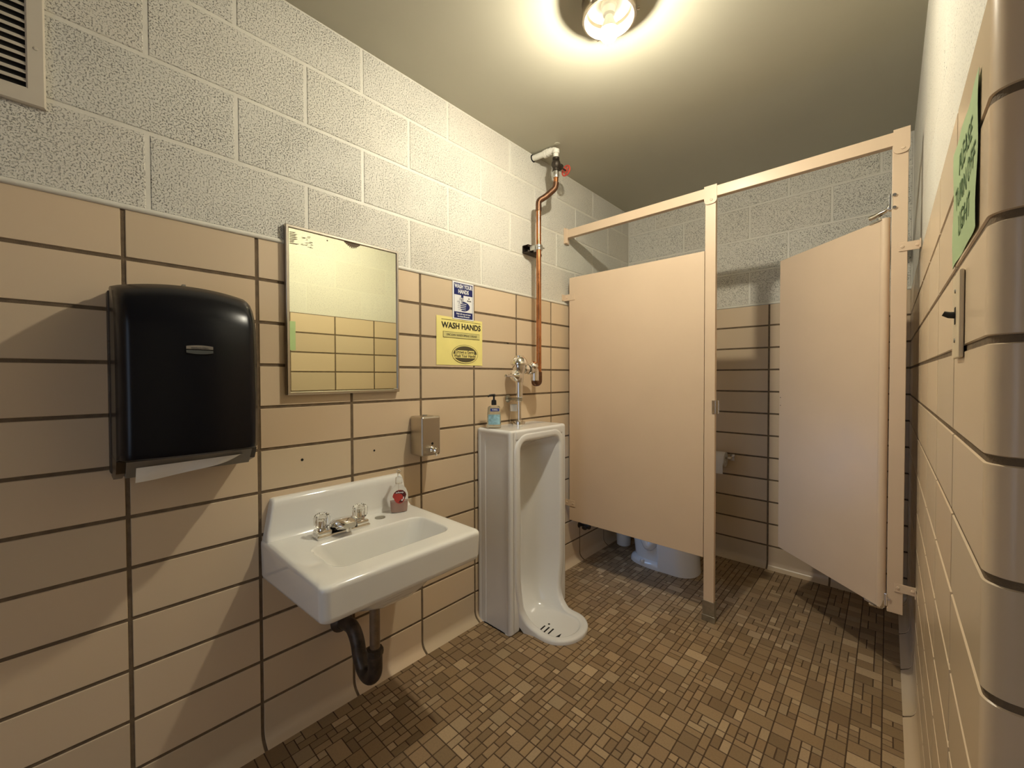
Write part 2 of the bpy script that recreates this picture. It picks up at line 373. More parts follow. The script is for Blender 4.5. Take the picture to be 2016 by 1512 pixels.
# portal so that the sky light in the added doorway is sampled well
pl_ = bpy.data.lights.new('doorway_portal', 'AREA'); pl_.shape = 'RECTANGLE'; pl_.size = DX1-DX0; pl_.size_y = DZ; pl_.cycles.is_portal = True
po = bpy.data.objects.new('doorway_portal', pl_); COL.objects.link(po); po.location = ((DX0+DX1)/2, Y0-0.14, DZ/2); po.rotation_euler = (PI/2, 0, PI)
b = B(); b.box(-0.1, XV+0.1, Y0-0.1, YB+0.1, ZC, ZC+0.1)
b.lathe([(0.016, 0), (0.014, -0.0025), (0.004, -0.003)], (0.161, 1.672, ZC), n=16)
tag(b.build('ceiling', ['ceil']), kind='structure')

# ------------------------------------------------------------------ mosaic floor
U = 0.02707
def floor():
    b = B()
    b.quadp([(-0.05, Y0-0.05, -0.0012), (XV, Y0-0.05, -0.0012), (XV, YB+0.02, -0.0012), (-0.05, YB+0.02, -0.0012)], 1)
    b.box(-0.1, XV+0.1, Y0-0.1, YB+0.1, -0.12, -0.004, mi=1)
    rnd = random.Random(11)
    pal = [(q[0]*1.5, q[1]*1.58, q[2]*1.62) for q in ((0.385, 0.305, 0.225), (0.40, 0.32, 0.238), (0.358, 0.282, 0.205), (0.418, 0.336, 0.252), (0.39, 0.31, 0.228), (0.37, 0.292, 0.212), (0.45, 0.37, 0.285))]
    # columns along y: widths 3 and 2 units, a long joint between them
    x = 1.459+0.027*5*7; xs = []
    k = 0; x = 1.459
    while x > -0.03: w = 3 if k % 2 == 0 else 2; xs.append((x-w*U, w)); x -= w*U; k += 1
    x = 1.459; k = 1
    while x < XV: w = 3 if k % 2 == 0 else 2; xs.append((x, w)); x += w*U; k += 1
    for x0, w in xs:
        H = int((YB-Y0)/U)+2; occ = [[False]*w for _ in range(H)]; off = Y0-rnd.random()*U*0.0
        for j in range(H):
            for i in range(w):
                if occ[j][i]: continue
                opts = []
                fx = 1
                while i+fx < w and not occ[j][i+fx] and fx < 3: fx += 1
                for (a, c, p) in ((2, 2, 4.5), (3, 2, 1.2), (2, 1, 2.5), (1, 2, 2.5), (1, 1, 1.3), (3, 1, 0.5)):
                    if a <= fx and j+c <= H: opts.append((a, c, p))
                t = rnd.random()*sum(p for _, _, p in opts)
                for a, c, p in opts:
                    t -= p
                    if t <= 0: break
                for jj in range(c):
                    for ii in range(a): occ[j+jj][i+ii] = True
                g = 0.0016; ch = 0.0008
                X0 = x0+i*U+g; X1 = x0+(i+a)*U-g; YY0 = off+j*U+g; YY1 = off+(j+c)*U-g
                if X1 < 0.0 or X0 > XV or YY1 < Y0 or YY0 > YB: continue
                if X0 > W+0.03 and YY0 > YF+0.03: continue
                col = rnd.choice(pal if a*c > 1 else pal[3:4]+pal[6:]+pal[:2]); kk = 1+rnd.uniform(-0.08, 0.08); col = tuple(q*kk for q in col)
                t0 = [b.bm.verts.new(p) for p in ((X0+ch, YY0+ch, 0), (X1-ch, YY0+ch, 0), (X1-ch, YY1-ch, 0), (X0+ch, YY1-ch, 0))]
                t1 = [b.bm.verts.new(p) for p in ((X0, YY0, -0.0014), (X1, YY0, -0.0014), (X1, YY1, -0.0014), (X0, YY1, -0.0014))]
                b.face(t0, 0, col, False)
                for q in range(4): b.face([t0[q], t1[q], t1[(q+1) % 4], t0[(q+1) % 4]], 0, col, False)
    return tag(b.build('floor', ['mosaic', 'fgrout'], weld=False), kind='structure')
floor()

# unseen glowing window, added behind the stall panel to throw blue light on the toilet
b = B(); wy0, wy1, wz0, wz1 = 2.025, 2.165, 0.40, 0.86
b.box(0.0, 0.016, wy0-0.015, wy0, wz0-0.02, wz1+0.02, 0.002); b.box(0.0, 0.016, wy1, wy1+0.015, wz0-0.02, wz1+0.02, 0.002)
b.box(0.0, 0.016, wy0, wy1, wz0-0.02, wz0, 0.002); b.box(0.0, 0.016, wy0, wy1, wz1, wz1+0.02, 0.002)
wf = tag(b.build('added_window', ['vent']), kind='structure')
b = B(); b.box(0.002, 0.008, wy0, wy1, wz0, wz1); b.build('added_window_pane', ['blue_fill'], wf)

# ------------------------------------------------------------------ ceiling light
def ceiling_light():
    cx, cy = 0.782, 1.112
    t = thing('ceiling_light', (cx, cy, ZC), 'round ceiling light without its globe, bare glowing bulb in a metal pan', 'ceiling light')
    b = B(); b.lathe([(0.060, 0), (0.086, -0.002), (0.088, -0.012), (0.083, -0.022), (0.086, -0.03), (0.0875, -0.062), (0.085, -0.070), (0.080, -0.0715), (0.078, -0.069), (0.0775, -0.05), (0.060, -0.010)], (cx, cy, ZC), n=48, cap=False)
    b.build('canopy', ['canopy'], t, 50)
    b = B(); b.lathe([(0.0772, -0.068), (0.0745, -0.045), (0.070, -0.030), (0.058, -0.024), (0.030, -0.021), (0.008, -0.021)], (cx, cy, ZC), n=48, cap=False)
    b.box(cx-0.012, cx+0.012, cy-0.052, cy-0.035, ZC-0.027, ZC-0.022, 0.001)
    b.build('reflector_pan', ['reflector'], t, 50)
    for a in (0.4, 0.4+2*PI/3, 0.4+4*PI/3):
        b = B(); b.lathe([(0.0035, -0.004), (0.0035, 0.006), (0.0055, 0.006), (0.0055, 0.012)], (cx+0.084*math.cos(a), cy+0.084*math.sin(a), ZC-0.060), (math.cos(a), math.sin(a), 0), 10)
        b.build('globe_screw', ['chrome'], t)
    b = B(); b.lathe([(0.026, -0.020), (0.026, -0.032), (0.021, -0.036), (0.019, -0.056), (0.016, -0.058), (0.013, -0.062)], (cx, cy, ZC), n=28)
    b.build('lamp_socket', ['reflector'], t)
    bz = ZC-0.112; b = B()
    prof = [(0.0125, 0.052), (0.0145, 0.045), (0.018, 0.034), (0.0245, 0.018), (0.0285, 0.006), (0.0287, 0.004)]
    b.lathe(prof, (cx, cy, bz), n=32); lb = b.build('light_bulb', ['reflector'], t)
    b = B(); b.lathe([(0.0284, 0.0045), (0.0286, -0.001), (0.0270, -0.009), (0.0230, -0.017), (0.0165, -0.0235), (0.0085, -0.0268), (0.001, -0.0275)], (cx, cy, bz), n=32)
    b.build('glowing_dome', ['bulb'], lb)
ceiling_light()
# ------------------------------------------------------------------ air vent
def vent():
    y1, y0, z0, z1 = -0.127, -0.470, 1.806, 2.12
    t = thing('air_vent', (0, (y0+y1)/2, z0), 'cream louvred air vent high on the block wall', 'vent')
    m = 0.030; b = B()
    fo = [(y0, z0), (y1, z0), (y1, z1), (y0, z1)]; fi = [(y0+m, z0+m+0.008), (y1-m, z0+m+0.008), (y1-m, z1-m), (y0+m, z1-m)]
    def R_(x, pts, g=0): return [(x, p[0]+g*(1 if p[0] < (y0+y1)/2 else -1), p[1]+g*(1 if p[1] < (z0+z1)/2 else -1)) for p in pts]
    b.rings([R_(0, fo), R_(0.008, fo, 0.0), R_(0.0115, fo, 0.003), R_(0.0115, fi, -0.003), R_(0.0085, fi), R_(0.0015, fi)], 0, False, False, smooth=False)
    b.build('vent_frame', ['vent'], t)
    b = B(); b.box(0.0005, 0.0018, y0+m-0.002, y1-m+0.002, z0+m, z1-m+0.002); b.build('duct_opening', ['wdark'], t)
    n = 13; zz0, zz1 = z0+m+0.008, z1-m
    for k in range(n):
        z = zz0+(zz1-zz0)*(k+0.62)/n
        b = B()
        b.rings([[(0.0025, y, z+0.0085), (0.0095, y, z-0.001), (0.0105, y, z-0.0005), (0.0045, y, z+0.0095)] for y in (y0+m, y1-m)], smooth=False)
        b.build('louver', ['vent'], t)
    for (yy, zz) in ((y1-0.014, 1.938),):
        b = B(); b.lathe([(0.004, 0.011), (0.0038, 0.0128), (0.002, 0.0136)], (0, yy, zz), (1, 0, 0), 12); b.build('screw', ['vent'], t)
vent()

# ------------------------------------------------------------------ paper towel dispenser
def dispenser():
    y0, y1 = -0.030, 0.252
    t = thing('paper_towel_dispenser', (0, 0.11, 0.93), 'large black smoked plastic paper towel dispenser with curved cover', 'paper towel dispenser')
    # curved cover: side profile (x,z), bowed across the width
    prof = [(0.030, 1.404), (0.070, 1.404), (0.110, 1.398), (0.145, 1.384), (0.170, 1.364), (0.188, 1.338), (0.198, 1.305), (0.203, 1.26), (0.205, 1.20), (0.205, 1.12), (0.203, 1.05), (0.200, 1.005), (0.197, 0.992), (0.188, 0.987)]
    N = 22; b = B(); rs = []
    for (x, z) in prof:
        row = []
        for k in range(N+1):
            s_ = k/N*2-1
            yy = (y0+y1)/2+(y1-y0)/2*s_
            edge = (abs(s_))**2.4; corner = max(0, abs(s_)-0.88)/0.12
            top = max(0, min(1, (z-1.30)/0.1))
            bow = 0.020*(1-edge)*min(1, x/0.15)
            zz = z+0.018*(1-abs(s_)**2)*top
            row.append((x+bow-0.022*corner**2*min(1, x/0.15), yy, zz))
        rs.append(row)
    b.rings(rs, 0, False, False, closed=False)
    # side cheeks
    for col, side in ((0, -1), (N, 1)):
        pts = [rs[i][col] for i in range(len(rs))]
        back = [(0.030, pts[0][1], p[2]) for p in pts]
        b.rings([pts, back], 0, False, False, closed=False)
    b.rings([rs[-1], [(0.030, p[1], p[2]) for p in rs[-1]]], 0, False, False, closed=False)
    cov = b.build('cover', ['black'], t, 45)
    b = B(); b.box(0.0, 0.0295, y0-0.004, y1+0.004, 0.936, 1.40, 0.006)
    b.prism([(0.0, 0.928), (0.060, 0.928), (0.150, 0.955), (0.170, 0.986), (0.0, 0.986)], lambda p, k: (p[0], y0 if k == 0 else y0+0.016, p[1]))
    b.prism([(0.0, 0.928), (0.060, 0.928), (0.150, 0.955), (0.170, 0.986), (0.0, 0.986)], lambda p, k: (p[0], y1 if k == 0 else y1-0.013, p[1]))
    b.build('housing', ['brown'], t)
    b = B(); b.prism([(0.030, 0.940), (0.145, 0.942), (0.178, 0.984), (0.030, 0.984)], lambda p, k: (p[0], y0+0.0165 if k == 0 else y1-0.0135, p[1]))
    b.build('chute', ['greypl'], t)
    b = B(); b.box(0.060, 0.075, 0.108, 0.116, 1.420, 1.429, 0.001); b.build('lock_button', ['greypl'], t)
    # emblem: thin oval-ish silver bars
    zc = 1.248; yc = 0.118; b = B(); hw = 0.0265
    def oval(z0, z1, lo, hi, x): 
        n = 10; P = []
        for k in range(n+1): s_ = k/n*2-1; P.append((yc+hw*s_, z1+hi*(1-s_*s_)))
        for k in range(n, -1, -1): s_ = k/n*2-1; P.append((yc+hw*s_, z0-lo*(1-s_*s_)))
        b.prism(P, lambda p, q: (x-0.004 if q == 0 else x, p[0], p[1]))
    oval(zc-0.0085, zc-0.002, 0.003, 0, 0.2262)
    em = b.build('emblem', ['emblem'], t)
    b = B(); oval(zc+0.0005, zc+0.0075, 0, 0.0025, 0.2258); b.build('emblem_plate', ['greypl'], t)
    text('Kimberly-Clark', 0.0056, (0.2262, yc, zc+0.0035), (0, 1, 0), em, 'lettering', 'emblem', ext=0.0002)
    # paper towel hanging out
    tw = thing('paper_towel', (0.12, 0.1, 0.93), 'white paper towel sheet poking out under the black dispenser', 'paper towel')
    b = B(); n = 26; rs = []
    for i in range(5):
        f = i/4; row = []
        for k in range(n+1):
            s_ = k/n; y = 0.003+0.215*s_
            low = (0.030-0.008*s_)*(1-s_**6)*(0.93+0.07*math.sin(s_*8))
            row.append((0.176+0.005*math.sin(s_*9+f*2)*f-0.004*f, y-0.002*f, 0.968-low*f+0.004*s_-0.006*f*(1-s_)))
        rs.append(row)
    b.rings(rs, 0, False, False, closed=False)
    rs2 = [[(x-0.0008, y, z) for (x, y, z) in r] for r in rs]; b.rings(rs2, 0, False, False, closed=False)
    b.build('paper_sheet', ['paper'], tw, weld=False)
dispenser()

# ------------------------------------------------------------------ mirror
def mirror():
    ya, yb, za, zb = 0.383, 0.800, 1.121, 1.681; X1 = 0.020; f = 0.011
    t = thing('mirror', (0, (ya+yb)/2, za), 'rectangular wall mirror with thin metal frame and corroded top edge', 'mirror')
    b = B()
    o_ = [(ya, za), (yb, za), (yb, zb), (ya, zb)]
    def ring(x, g): return [(x, ya+g, za+g), (x, yb-g, za+g), (x, yb-g, zb-g), (x, ya+g, zb-g)]
    b.rings([ring(0.001, 0), ring(X1-0.002, 0), ring(X1, 0.002), ring(X1, f-0.003), ring(X1-0.002, f-0.001), ring(X1-0.006, f)], 0, False, False, smooth=False)
    b.build('mirror_frame', ['mframe'], t)
    b = B(); b.box(0.004, X1-0.005, ya+f-0.002, yb-f+0.002, za+f-0.002, zb-f+0.002); g = b.build('mirror_glass', ['mglass'], t)
    rnd = random.Random(3); x = X1-0.0048
    b = B()
    # dark scalloped corrosion along the top edge
    n = 30; P = [(0.580, zb-f)]
    for k in range(n+1):
        s_ = k/n; P.append((0.580+0.060*s_, zb-f-0.002-0.019*math.sin(PI*s_)*(0.75+0.25*math.sin(s_*60))))
    P.append((0.640, zb-f))
    b.prism(P, lambda p, q: (x-0.0005 if q == 0 else x+0.0001, p[0], p[1]))
    b.build('corrosion', ['mspot'], t); b = B()
    for k in range(8):
        z = zb-f-0.012-k*0.0052; l = 0.022+rnd.uniform(-0.006, 0.012)
        y = ya+f+0.002
        b.prism([(y, z), (y+l, z+0.002), (y+l*0.7, z-0.0018), (y, z-0.0022)], lambda p, q: (x-0.0005 if q == 0 else x+0.0001, p[0], p[1]))
    ys_ = []
    for k in range(22):
        y = ya+f+0.035+rnd.random()*0.035; z = zb-f-0.012-rnd.random()*0.040; l = 0.004+rnd.random()*0.008
        b.build('corrosion', ['mspot'], t) if k == 0 else None
        b = B() if k == 0 else b
        b.prism([(y, z), (y+l, z+0.001), (y+l, z-0.0004), (y, z-0.001)], lambda p, q: (x-0.0005 if q == 0 else x+0.0001, p[0], p[1]))
    b.build('corrosion', ['mspot'], t); b = B(); b.lathe([(0.0025, -0.0005), (0.0025, 0.0001)], (x, 0.519, zb-f-0.012), (1, 0, 0), 8)
    b.build('corrosion', ['mspot'], t)
    b = B(); b.box(X1-0.006, X1+0.001, yb-0.022, yb-0.010, za+0.006, za+0.014, 0.002); b.build('mirror_clip', ['mframe'], t)
mirror()

# ------------------------------------------------------------------ wash signs
def blue_sign():
    y0, y1, z0, z1 = 1.087, 1.215, 1.445, 1.618; X = 0.004
    t = thing('wash_hands_sign', (0, 1.15, z0), 'small blue and white WASH YOUR HANDS sign above the yellow notice', 'sign')
    b = B(); b.box(0.0008, X, y0, y1, z0, z1, 0.0008, 1); b.build('sign_board', ['white'], t)
    def pr(poly, m, nm, h=0.0004):
        b = B(); b.prism(poly, lambda p, q: (X-0.0002 if q == 0 else X+h, y0+p[0]*(y1-y0), z0+p[1]*(z1-z0))); return b.build(nm, [m], t)
    bw = 0.06
    pr([(bw, 0.655), (1-bw, 0.655), (1-bw, 0.965), (bw, 0.965)], 'blue', 'header')
    pr([(bw, 0.035), (1-bw, 0.035), (1-bw, 0.205), (bw, 0.205)], 'blue', 'footer')
    for a in (bw, 1-bw-0.012): pr([(a, 0.2), (a+0.012, 0.2), (a+0.012, 0.66), (a, 0.66)], 'blue', 'border')
    P = lambda u, v: (X+0.0006, y0+u*(y1-y0), z0+v*(z1-z0))
    text('WASH YOUR', 0.0255, P(0.5, 0.882), (0, 1, 0), t, 'lettering', 'white', sx=0.70, bold=0.0008)
    text('HANDS', 0.0255, P(0.5, 0.745), (0, 1, 0), t, 'lettering', 'white', sx=0.74, bold=0.0008)
    text('20', 0.009, P(0.76, 0.585), (0, 1, 0), t, 'lettering', 'ink', bold=0.0002)
    text('Seconds', 0.009, P(0.77, 0.528), (0, 1, 0), t, 'lettering', 'ink', sx=0.85, bold=0.0001)
    text('Wash with soap and water', 0.0098, P(0.5, 0.15), (0, 1, 0), t, 'lettering', 'white', sx=0.82, bold=0.00025)
    text('for at least 20 seconds', 0.0098, P(0.5, 0.085), (0, 1, 0), t, 'lettering', 'white', sx=0.80, bold=0.00025)
    # tap, suds, hand
    pr([(0.39, 0.66), (0.50, 0.66), (0.50, 0.59), (0.39, 0.59)], 'blue', 'tap_spout')
    hand = [(0.50+0.30*math.cos(a), 0.36+0.125*math.sin(a)) for a in [-PI*0.62+PI*1.15*k/18 for k in range(19)]]
    hand += [(0.44, 0.455), (0.36, 0.44), (0.36, 0.30), (0.42, 0.26)]
    pr(hand, 'blue', 'hand_mark')
    for k, (u0, v, l) in enumerate(((0.27, 0.425, 0.36), (0.25, 0.375, 0.36), (0.25, 0.325, 0.35), (0.28, 0.275, 0.32))):
        pr([(u0, v-0.008), (u0+l, v-0.004), (u0+l+0.02, v+0.004), (u0+l, v+0.010), (u0, v+0.014), (u0-0.03, v+0.003)], 'white', 'finger_mark', 0.0007)
        pr([(u0-0.02, v-0.016), (u0+l*0.4, v-0.012), (u0+l*0.4, v-0.008), (u0-0.02, v-0.011)], 'blue', 'finger_outline', 0.0007)
    b = B()
    for (u, v, r) in ((0.40, 0.565, 0.006), (0.47, 0.575, 0.005), (0.34, 0.555, 0.004), (0.45, 0.53, 0.007), (0.36, 0.485, 0.009), (0.46, 0.475, 0.007), (0.23, 0.475, 0.003), (0.30, 0.465, 0.004), (0.55, 0.47, 0.004), (0.42, 0.51, 0.006)):
        c = P(u, v); b.torus((X+0.0006, c[1], c[2]), (1, 0, 0), r, 0.0004, 16, 4)
    b.build('suds_mark', ['blue'], t)
blue_sign()
def yellow_sign():
    y0, y1, z0, z1 = 0.997, 1.272, 1.234, 1.453
    t = thing('wash_hands_notice', (0, 1.13, z0), 'yellow paper WASH HANDS notice taped to the tile under the blue sign', 'sign')
    b = B(); n = 14; rs = []
    for i in range(n+1):
        f = i/n; rs.append([(0.0009+0.0006*math.sin(k*1.3+i*0.9)*math.sin(i*0.7+1)+0.0007, y0+(y1-y0)*k/n-0.001*f, z1+(z0-z1)*f-0.004*(k/n)*(1-f)) for k in range(n+1)])
    b.rings(rs, 0, False, False, closed=False); b.rings([[(x-0.0003, y, z) for x, y, z in r] for r in rs], 0, False, False, closed=False)
    b.build('paper_sheet', ['yellow'], t, weld=False)
    X = 0.0027
    P = lambda u, v: (X, y0+u*(y1-y0), z0+v*(z1-z0))
    def pr(poly, m, nm, h=0.0002):
        b = B(); b.prism(poly, lambda p, q: (X-0.0012 if q == 0 else X+h, y0+p[0]*(y1-y0), z0+p[1]*(z1-z0))); return b.build(nm, [m], t)
    text('WASH HANDS', 0.037, P(0.53, 0.815), (0, 1, 0), t, 'lettering', 'ink', sx=0.97, bold=0.0008)
    pr([(0.13, 0.565), (0.93, 0.565), (0.93, 0.69), (0.13, 0.69)], 'oval', 'box_outline')
    pr([(0.134, 0.572), (0.926, 0.572), (0.926, 0.683), (0.134, 0.683)], 'ydark', 'text_box', 0.0005)
    text('UNCLEAN HANDS SPREAD DISEASE', 0.0138, (X+0.0008, P(0.53, 0)[1], P(0, 0.627)[2]), (0, 1, 0), t, 'lettering', 'ink', sx=0.84)
    pr([(0.10, 0.935), (0.96, 0.925), (0.96, 0.929), (0.10, 0.939)], 'oval', 'rule_line')
    def ov(a, c, m, nm, h): pr([(0.60+a*math.cos(2*PI*k/40), 0.235+c*math.sin(2*PI*k/40)) for k in range(40)], m, nm, h)
    ov(0.290, 0.200, 'oval', 'oval_line', 0.0001); ov(0.282, 0.192, 'yellow', 'oval_gap', 0.0003); ov(0.262, 0.172, 'oval', 'oval_badge', 0.0005)
    pr([(0.38, 0.24), (0.80, 0.24), (0.80, 0.315), (0.38, 0.315)], 'yellow', 'badge_band', 0.0007)
    pr([(0.33, 0.155), (0.86, 0.155), (0.86, 0.235), (0.33, 0.235)], 'yellow', 'badge_band', 0.0007)
    text('Drown a Germ', 0.0185, (X+0.0010, P(0.59, 0)[1], P(0, 0.278)[2]), (0, 1, 0), t, 'lettering', 'oval', sx=0.95, bold=0.0004)
    text('Wash Your Hands!', 0.0185, (X+0.0010, P(0.595, 0)[1], P(0, 0.196)[2]), (0, 1, 0), t, 'lettering', 'oval', sx=0.93, bold=0.0004)
yellow_sign()

# ------------------------------------------------------------------ wall soap dispenser
def soapdisp():
    y0, y1, z0, z1 = 0.858, 0.951, 0.856, 1.018
    t = thing('soap_dispenser', (0, 0.9, z0), 'brushed steel push soap dispenser on the tile right of the mirror', 'soap dispenser')
    b = B(); b.box(0.001, 0.088, y0, y1, z0, z1, 0.009, 4); b.build('body', ['steel'], t)
    b = B(); b.lathe([(0.0055, 0), (0.0055, 0.0006)], (0.088, 0.908, z0+0.050), (1, 0, 0), 16); b.build('sight_hole', ['wdark'], t)
    b = B(); b.lathe([(0.013, 0), (0.013, 0.006), (0.0095, 0.009), (0.0075, 0.014), (0.0075, 0.02), (0.0115, 0.023), (0.0120, 0.031), (0.008, 0.036)], (0.088, 0.905, z0+0.026), (1, 0, 0), 20)
    b.tube([(0.102, 0.905, z0+0.024), (0.118, 0.905, z0+0.012), (0.120, 0.905, z0+0.004)], 0.0045, 10)
    b.build('push_valve', ['chrome'], t)
    b = B(); b.lathe([(0.011, 0), (0.011, 0.004), (0.008, 0.005)], (0.040, 0.905, z1-0.0005), (0, 0, 1), 16); b.build('filler_lid', ['shoe'], t)
soapdisp()

# ------------------------------------------------------------------ sink
def sink():
    x0, x1, y0, y1 = 0.0, 0.462, 0.305, 0.836; ZT = 0.665
    t = thing('sink', (0, 0.57, 0.54), 'white porcelain wall hung sink with backsplash and two clear knob taps', 'sink')
    b = B(); n = 8
    def rr(ax0, ax1, ay0, ay1, r, z, back=0.004): return rrect(ax0, ax1, ay0, ay1, r, z, n, (r, min(r, back), min(r, back), r))
    def slope(ring, k):   # deck falls slightly to the front, underside rises to the front
        return [(x, y, z+k*(x/0.46)) for x, y, z in ring]
    rs = []
    bx0, bx1, by0, by1 = 0.188, 0.378, 0.383, 0.768
    bowl = [(0.085, 0.085, 0.022, 0.478), (0.052, 0.072, 0.040, 0.482), (0.034, 0.050, 0.048, 0.500), (0.018, 0.028, 0.048, 0.560), (0.007, 0.010, 0.045, 0.62), (0.0015, 0.002, 0.042, 0.650)]
    for ix, iy, r, z in bowl: rs.append(rrect(bx0+ix, bx1-ix, by0+iy*2.0, by1-iy*2.0, min(r, (bx1-bx0)/2-ix-0.001), z, n))
    rs.append(rrect(bx0-0.002, bx1+0.002, by0-0.002, by1+0.002, 0.042, 0.6605, n))
    rs.append(rrect(bx0-0.005, bx1+0.005, by0-0.005, by1+0.005, 0.044, ZT-0.0008, n)); rs.append(rrect(bx0-0.009, bx1+0.009, by0-0.009, by1+0.009, 0.046, ZT, n))
    rs.append(rr(0.05, x1-0.028, y0+0.026, y1-0.026, 0.035, ZT))
    rs.append(rr(x0, x1-0.012, y0+0.012, y1-0.012, 0.028, ZT))
    rs.append(rr(x0, x1-0.004, y0+0.004, y1-0.004, 0.026, ZT-0.003))
    rs.append(rr(x0, x1-0.0008, y0+0.0008, y1-0.0008, 0.024, ZT-0.008))
    rs.append(rr(x0, x1, y0, y1, 0.024, ZT-0.016))
    for dz, g in ((0.085, 0.002), (0.096, 0.005), (0.102, 0.011)):
        rs.append([(x, y, (z+0.033*(1-(x/0.46))*-1)) for x, y, z in rr(x0, x1-g, y0+g, y1-g, 0.024, ZT-dz+0.004)])
    rs.append([(x, y, z-0.025*(1-x/0.46)) for x, y, z in rr(x0, x1-0.03, y0+0.03, y1-0.03, 0.02, ZT-0.080)])
    rs.append(rr(x0+0.06, x1-0.06, y0+0.06, y1-0.06, 0.05, ZT-0.09, 0.05))
    rs.append(rr(x0+0.12, x1-0.10, y0+0.10, y1-0.07, 0.05, ZT-0.125, 0.05))
    rs.append(rr(x0+0.15, x1-0.135, y0+0.16, y1-0.11, 0.05, ZT-0.185, 0.05))
    rs.append(rr(x0+0.17, x1-0.16, y0+0.22, y1-0.14, 0.04, ZT-0.212, 0.04))
    rs.append(rr(x0+0.19, x1-0.19, y0+0.26, y1-0.18, 0.03, ZT-0.220, 0.03))
    b.rings(rs, 0, True, True)
    # backsplash
    prof = [(0.0, 0.655), (0.060, 0.655), (0.052, 0.664), (0.043, 0.672), (0.037, 0.684), (0.033, 0.72), (0.031, 0.765), (0.029, 0.779), (0.023, 0.787), (0.014, 0.7905), (0.0, 0.7905)]
    def yl(z): f = max(0, min(1, (z-0.655)/0.135)); return y0+0.004+0.022*f, y1-0.004-0.026*f
    def side(fr, inset):
        out = []
        for (x, z) in prof:
            a, c = yl(z); zz = z if z < 0.70 else z-inset*0.6
            out.append((max(0, x-inset*0.7) if x > 0.012 else x, (a+inset) if fr == 0 else (c-inset), zz))
        return out
    S = [[(x, y+0.012, z) for x, y, z in side(0, 0.0)]]
    sL = [side(0, 0.014)]; 
    e = []
    for ins, dy in ((0.010, 0.0), (0.005, 0.0015), (0.0015, 0.005), (0.0, 0.011)):
        e.append([(max(0, x-ins) if x > 0.012 else x, yl(z)[0]+dy, z-(ins*0.9 if z > 0.70 else 0)) for x, z in prof])
    for ins, dy in ((0.0, 0.011), (0.0015, 0.005), (0.005, 0.0015), (0.010, 0.0)):
        e.append([(max(0, x-ins) if x > 0.012 else x, yl(z)[1]-dy, z-(ins*0.9 if z > 0.70 else 0)) for x, z in prof])
    b.rings(e, 0, True, True)
    body = b.build('basin', ['porc'], t, 60)
    b = B(); b.lathe([(0.019, 0), (0.0185, 0.002), (0.016, 0.003), (0.004, 0.0033)], (0.100, 0.664, ZT-0.0005), n=24); b.build('hole_cover', ['shoe'], t)
    b = B(); b.lathe([(0.021, 0), (0.020, 0.002), (0.014, 0.002), (0.010, -0.001)], (0.283, 0.575, 0.4785), n=24); b.build('drain_strainer', ['chrome'], t)
    # faucet
    zc = ZT; f = B(); f.box(0.098, 0.150, 0.421, 0.600, zc, zc+0.010, 0.003, 2)
    f.box(0.102, 0.147, 0.424, 0.470, zc+0.008, zc+0.024, 0.005, 2); f.box(0.102, 0.147, 0.553, 0.597, zc+0.008, zc+0.024, 0.005, 2)
    fo = f.build('faucet', ['chrome'], t)
    f = B()
    def sec(x, hw, zb, zt): return [(x, 0.510+hw*math.copysign(abs(math.cos(a))**0.6, math.cos(a)), (zb+zt)/2+(zt-zb)/2*math.copysign(abs(math.sin(a))**0.6, math.sin(a))) for a in [2*PI*k/20 for k in range(20)]]
    f.rings([sec(0.103, 0.026, zc+0.008, zc+0.020), sec(0.108, 0.036, zc+0.006, zc+0.034), sec(0.122, 0.040, zc+0.006, zc+0.047), sec(0.140, 0.037, zc+0.008, zc+0.052), sec(0.160, 0.030, zc+0.016, zc+0.052), sec(0.180, 0.025, zc+0.022, zc+0.048), sec(0.188, 0.021, zc+0.027, zc+0.043)])
    f.lathe([(0.0095, 0), (0.0095, 0.010)], (0.174, 0.510, zc+0.014), n=16)
    f.build('spout', ['chrome'], fo)
    for yy in (0.447, 0.575):
        h = B(); n2 = 10; rs = []
        for z, r, am in ((0.030, 0.0135, 0), (0.034, 0.021, 0.0), (0.040, 0.0235, 0.0014), (0.062, 0.0245, 0.0018), (0.070, 0.0225, 0.0012), (0.0745, 0.016, 0), (0.075, 0.010, 0), (0.072, 0.007, 0)):
            rs.append([(0.124+(r+am*math.cos(10*a))*math.cos(a), yy+(r+am*math.cos(10*a))*math.sin(a), zc+z) for a in [2*PI*k/60 for k in range(60)]])
        h.rings(rs); h.build('tap_knob', ['crystal'], fo, 30)
        h = B(); h.lathe([(0.017, 0.0235), (0.016, 0.029), (0.009, 0.030), (0.008, 0.052), (0.0095, 0.054), (0.0095, 0.060), (0.004, 0.061)], (0.124, yy, zc), n=20); h.build('tap_stem', ['chrome'], fo)
sink()
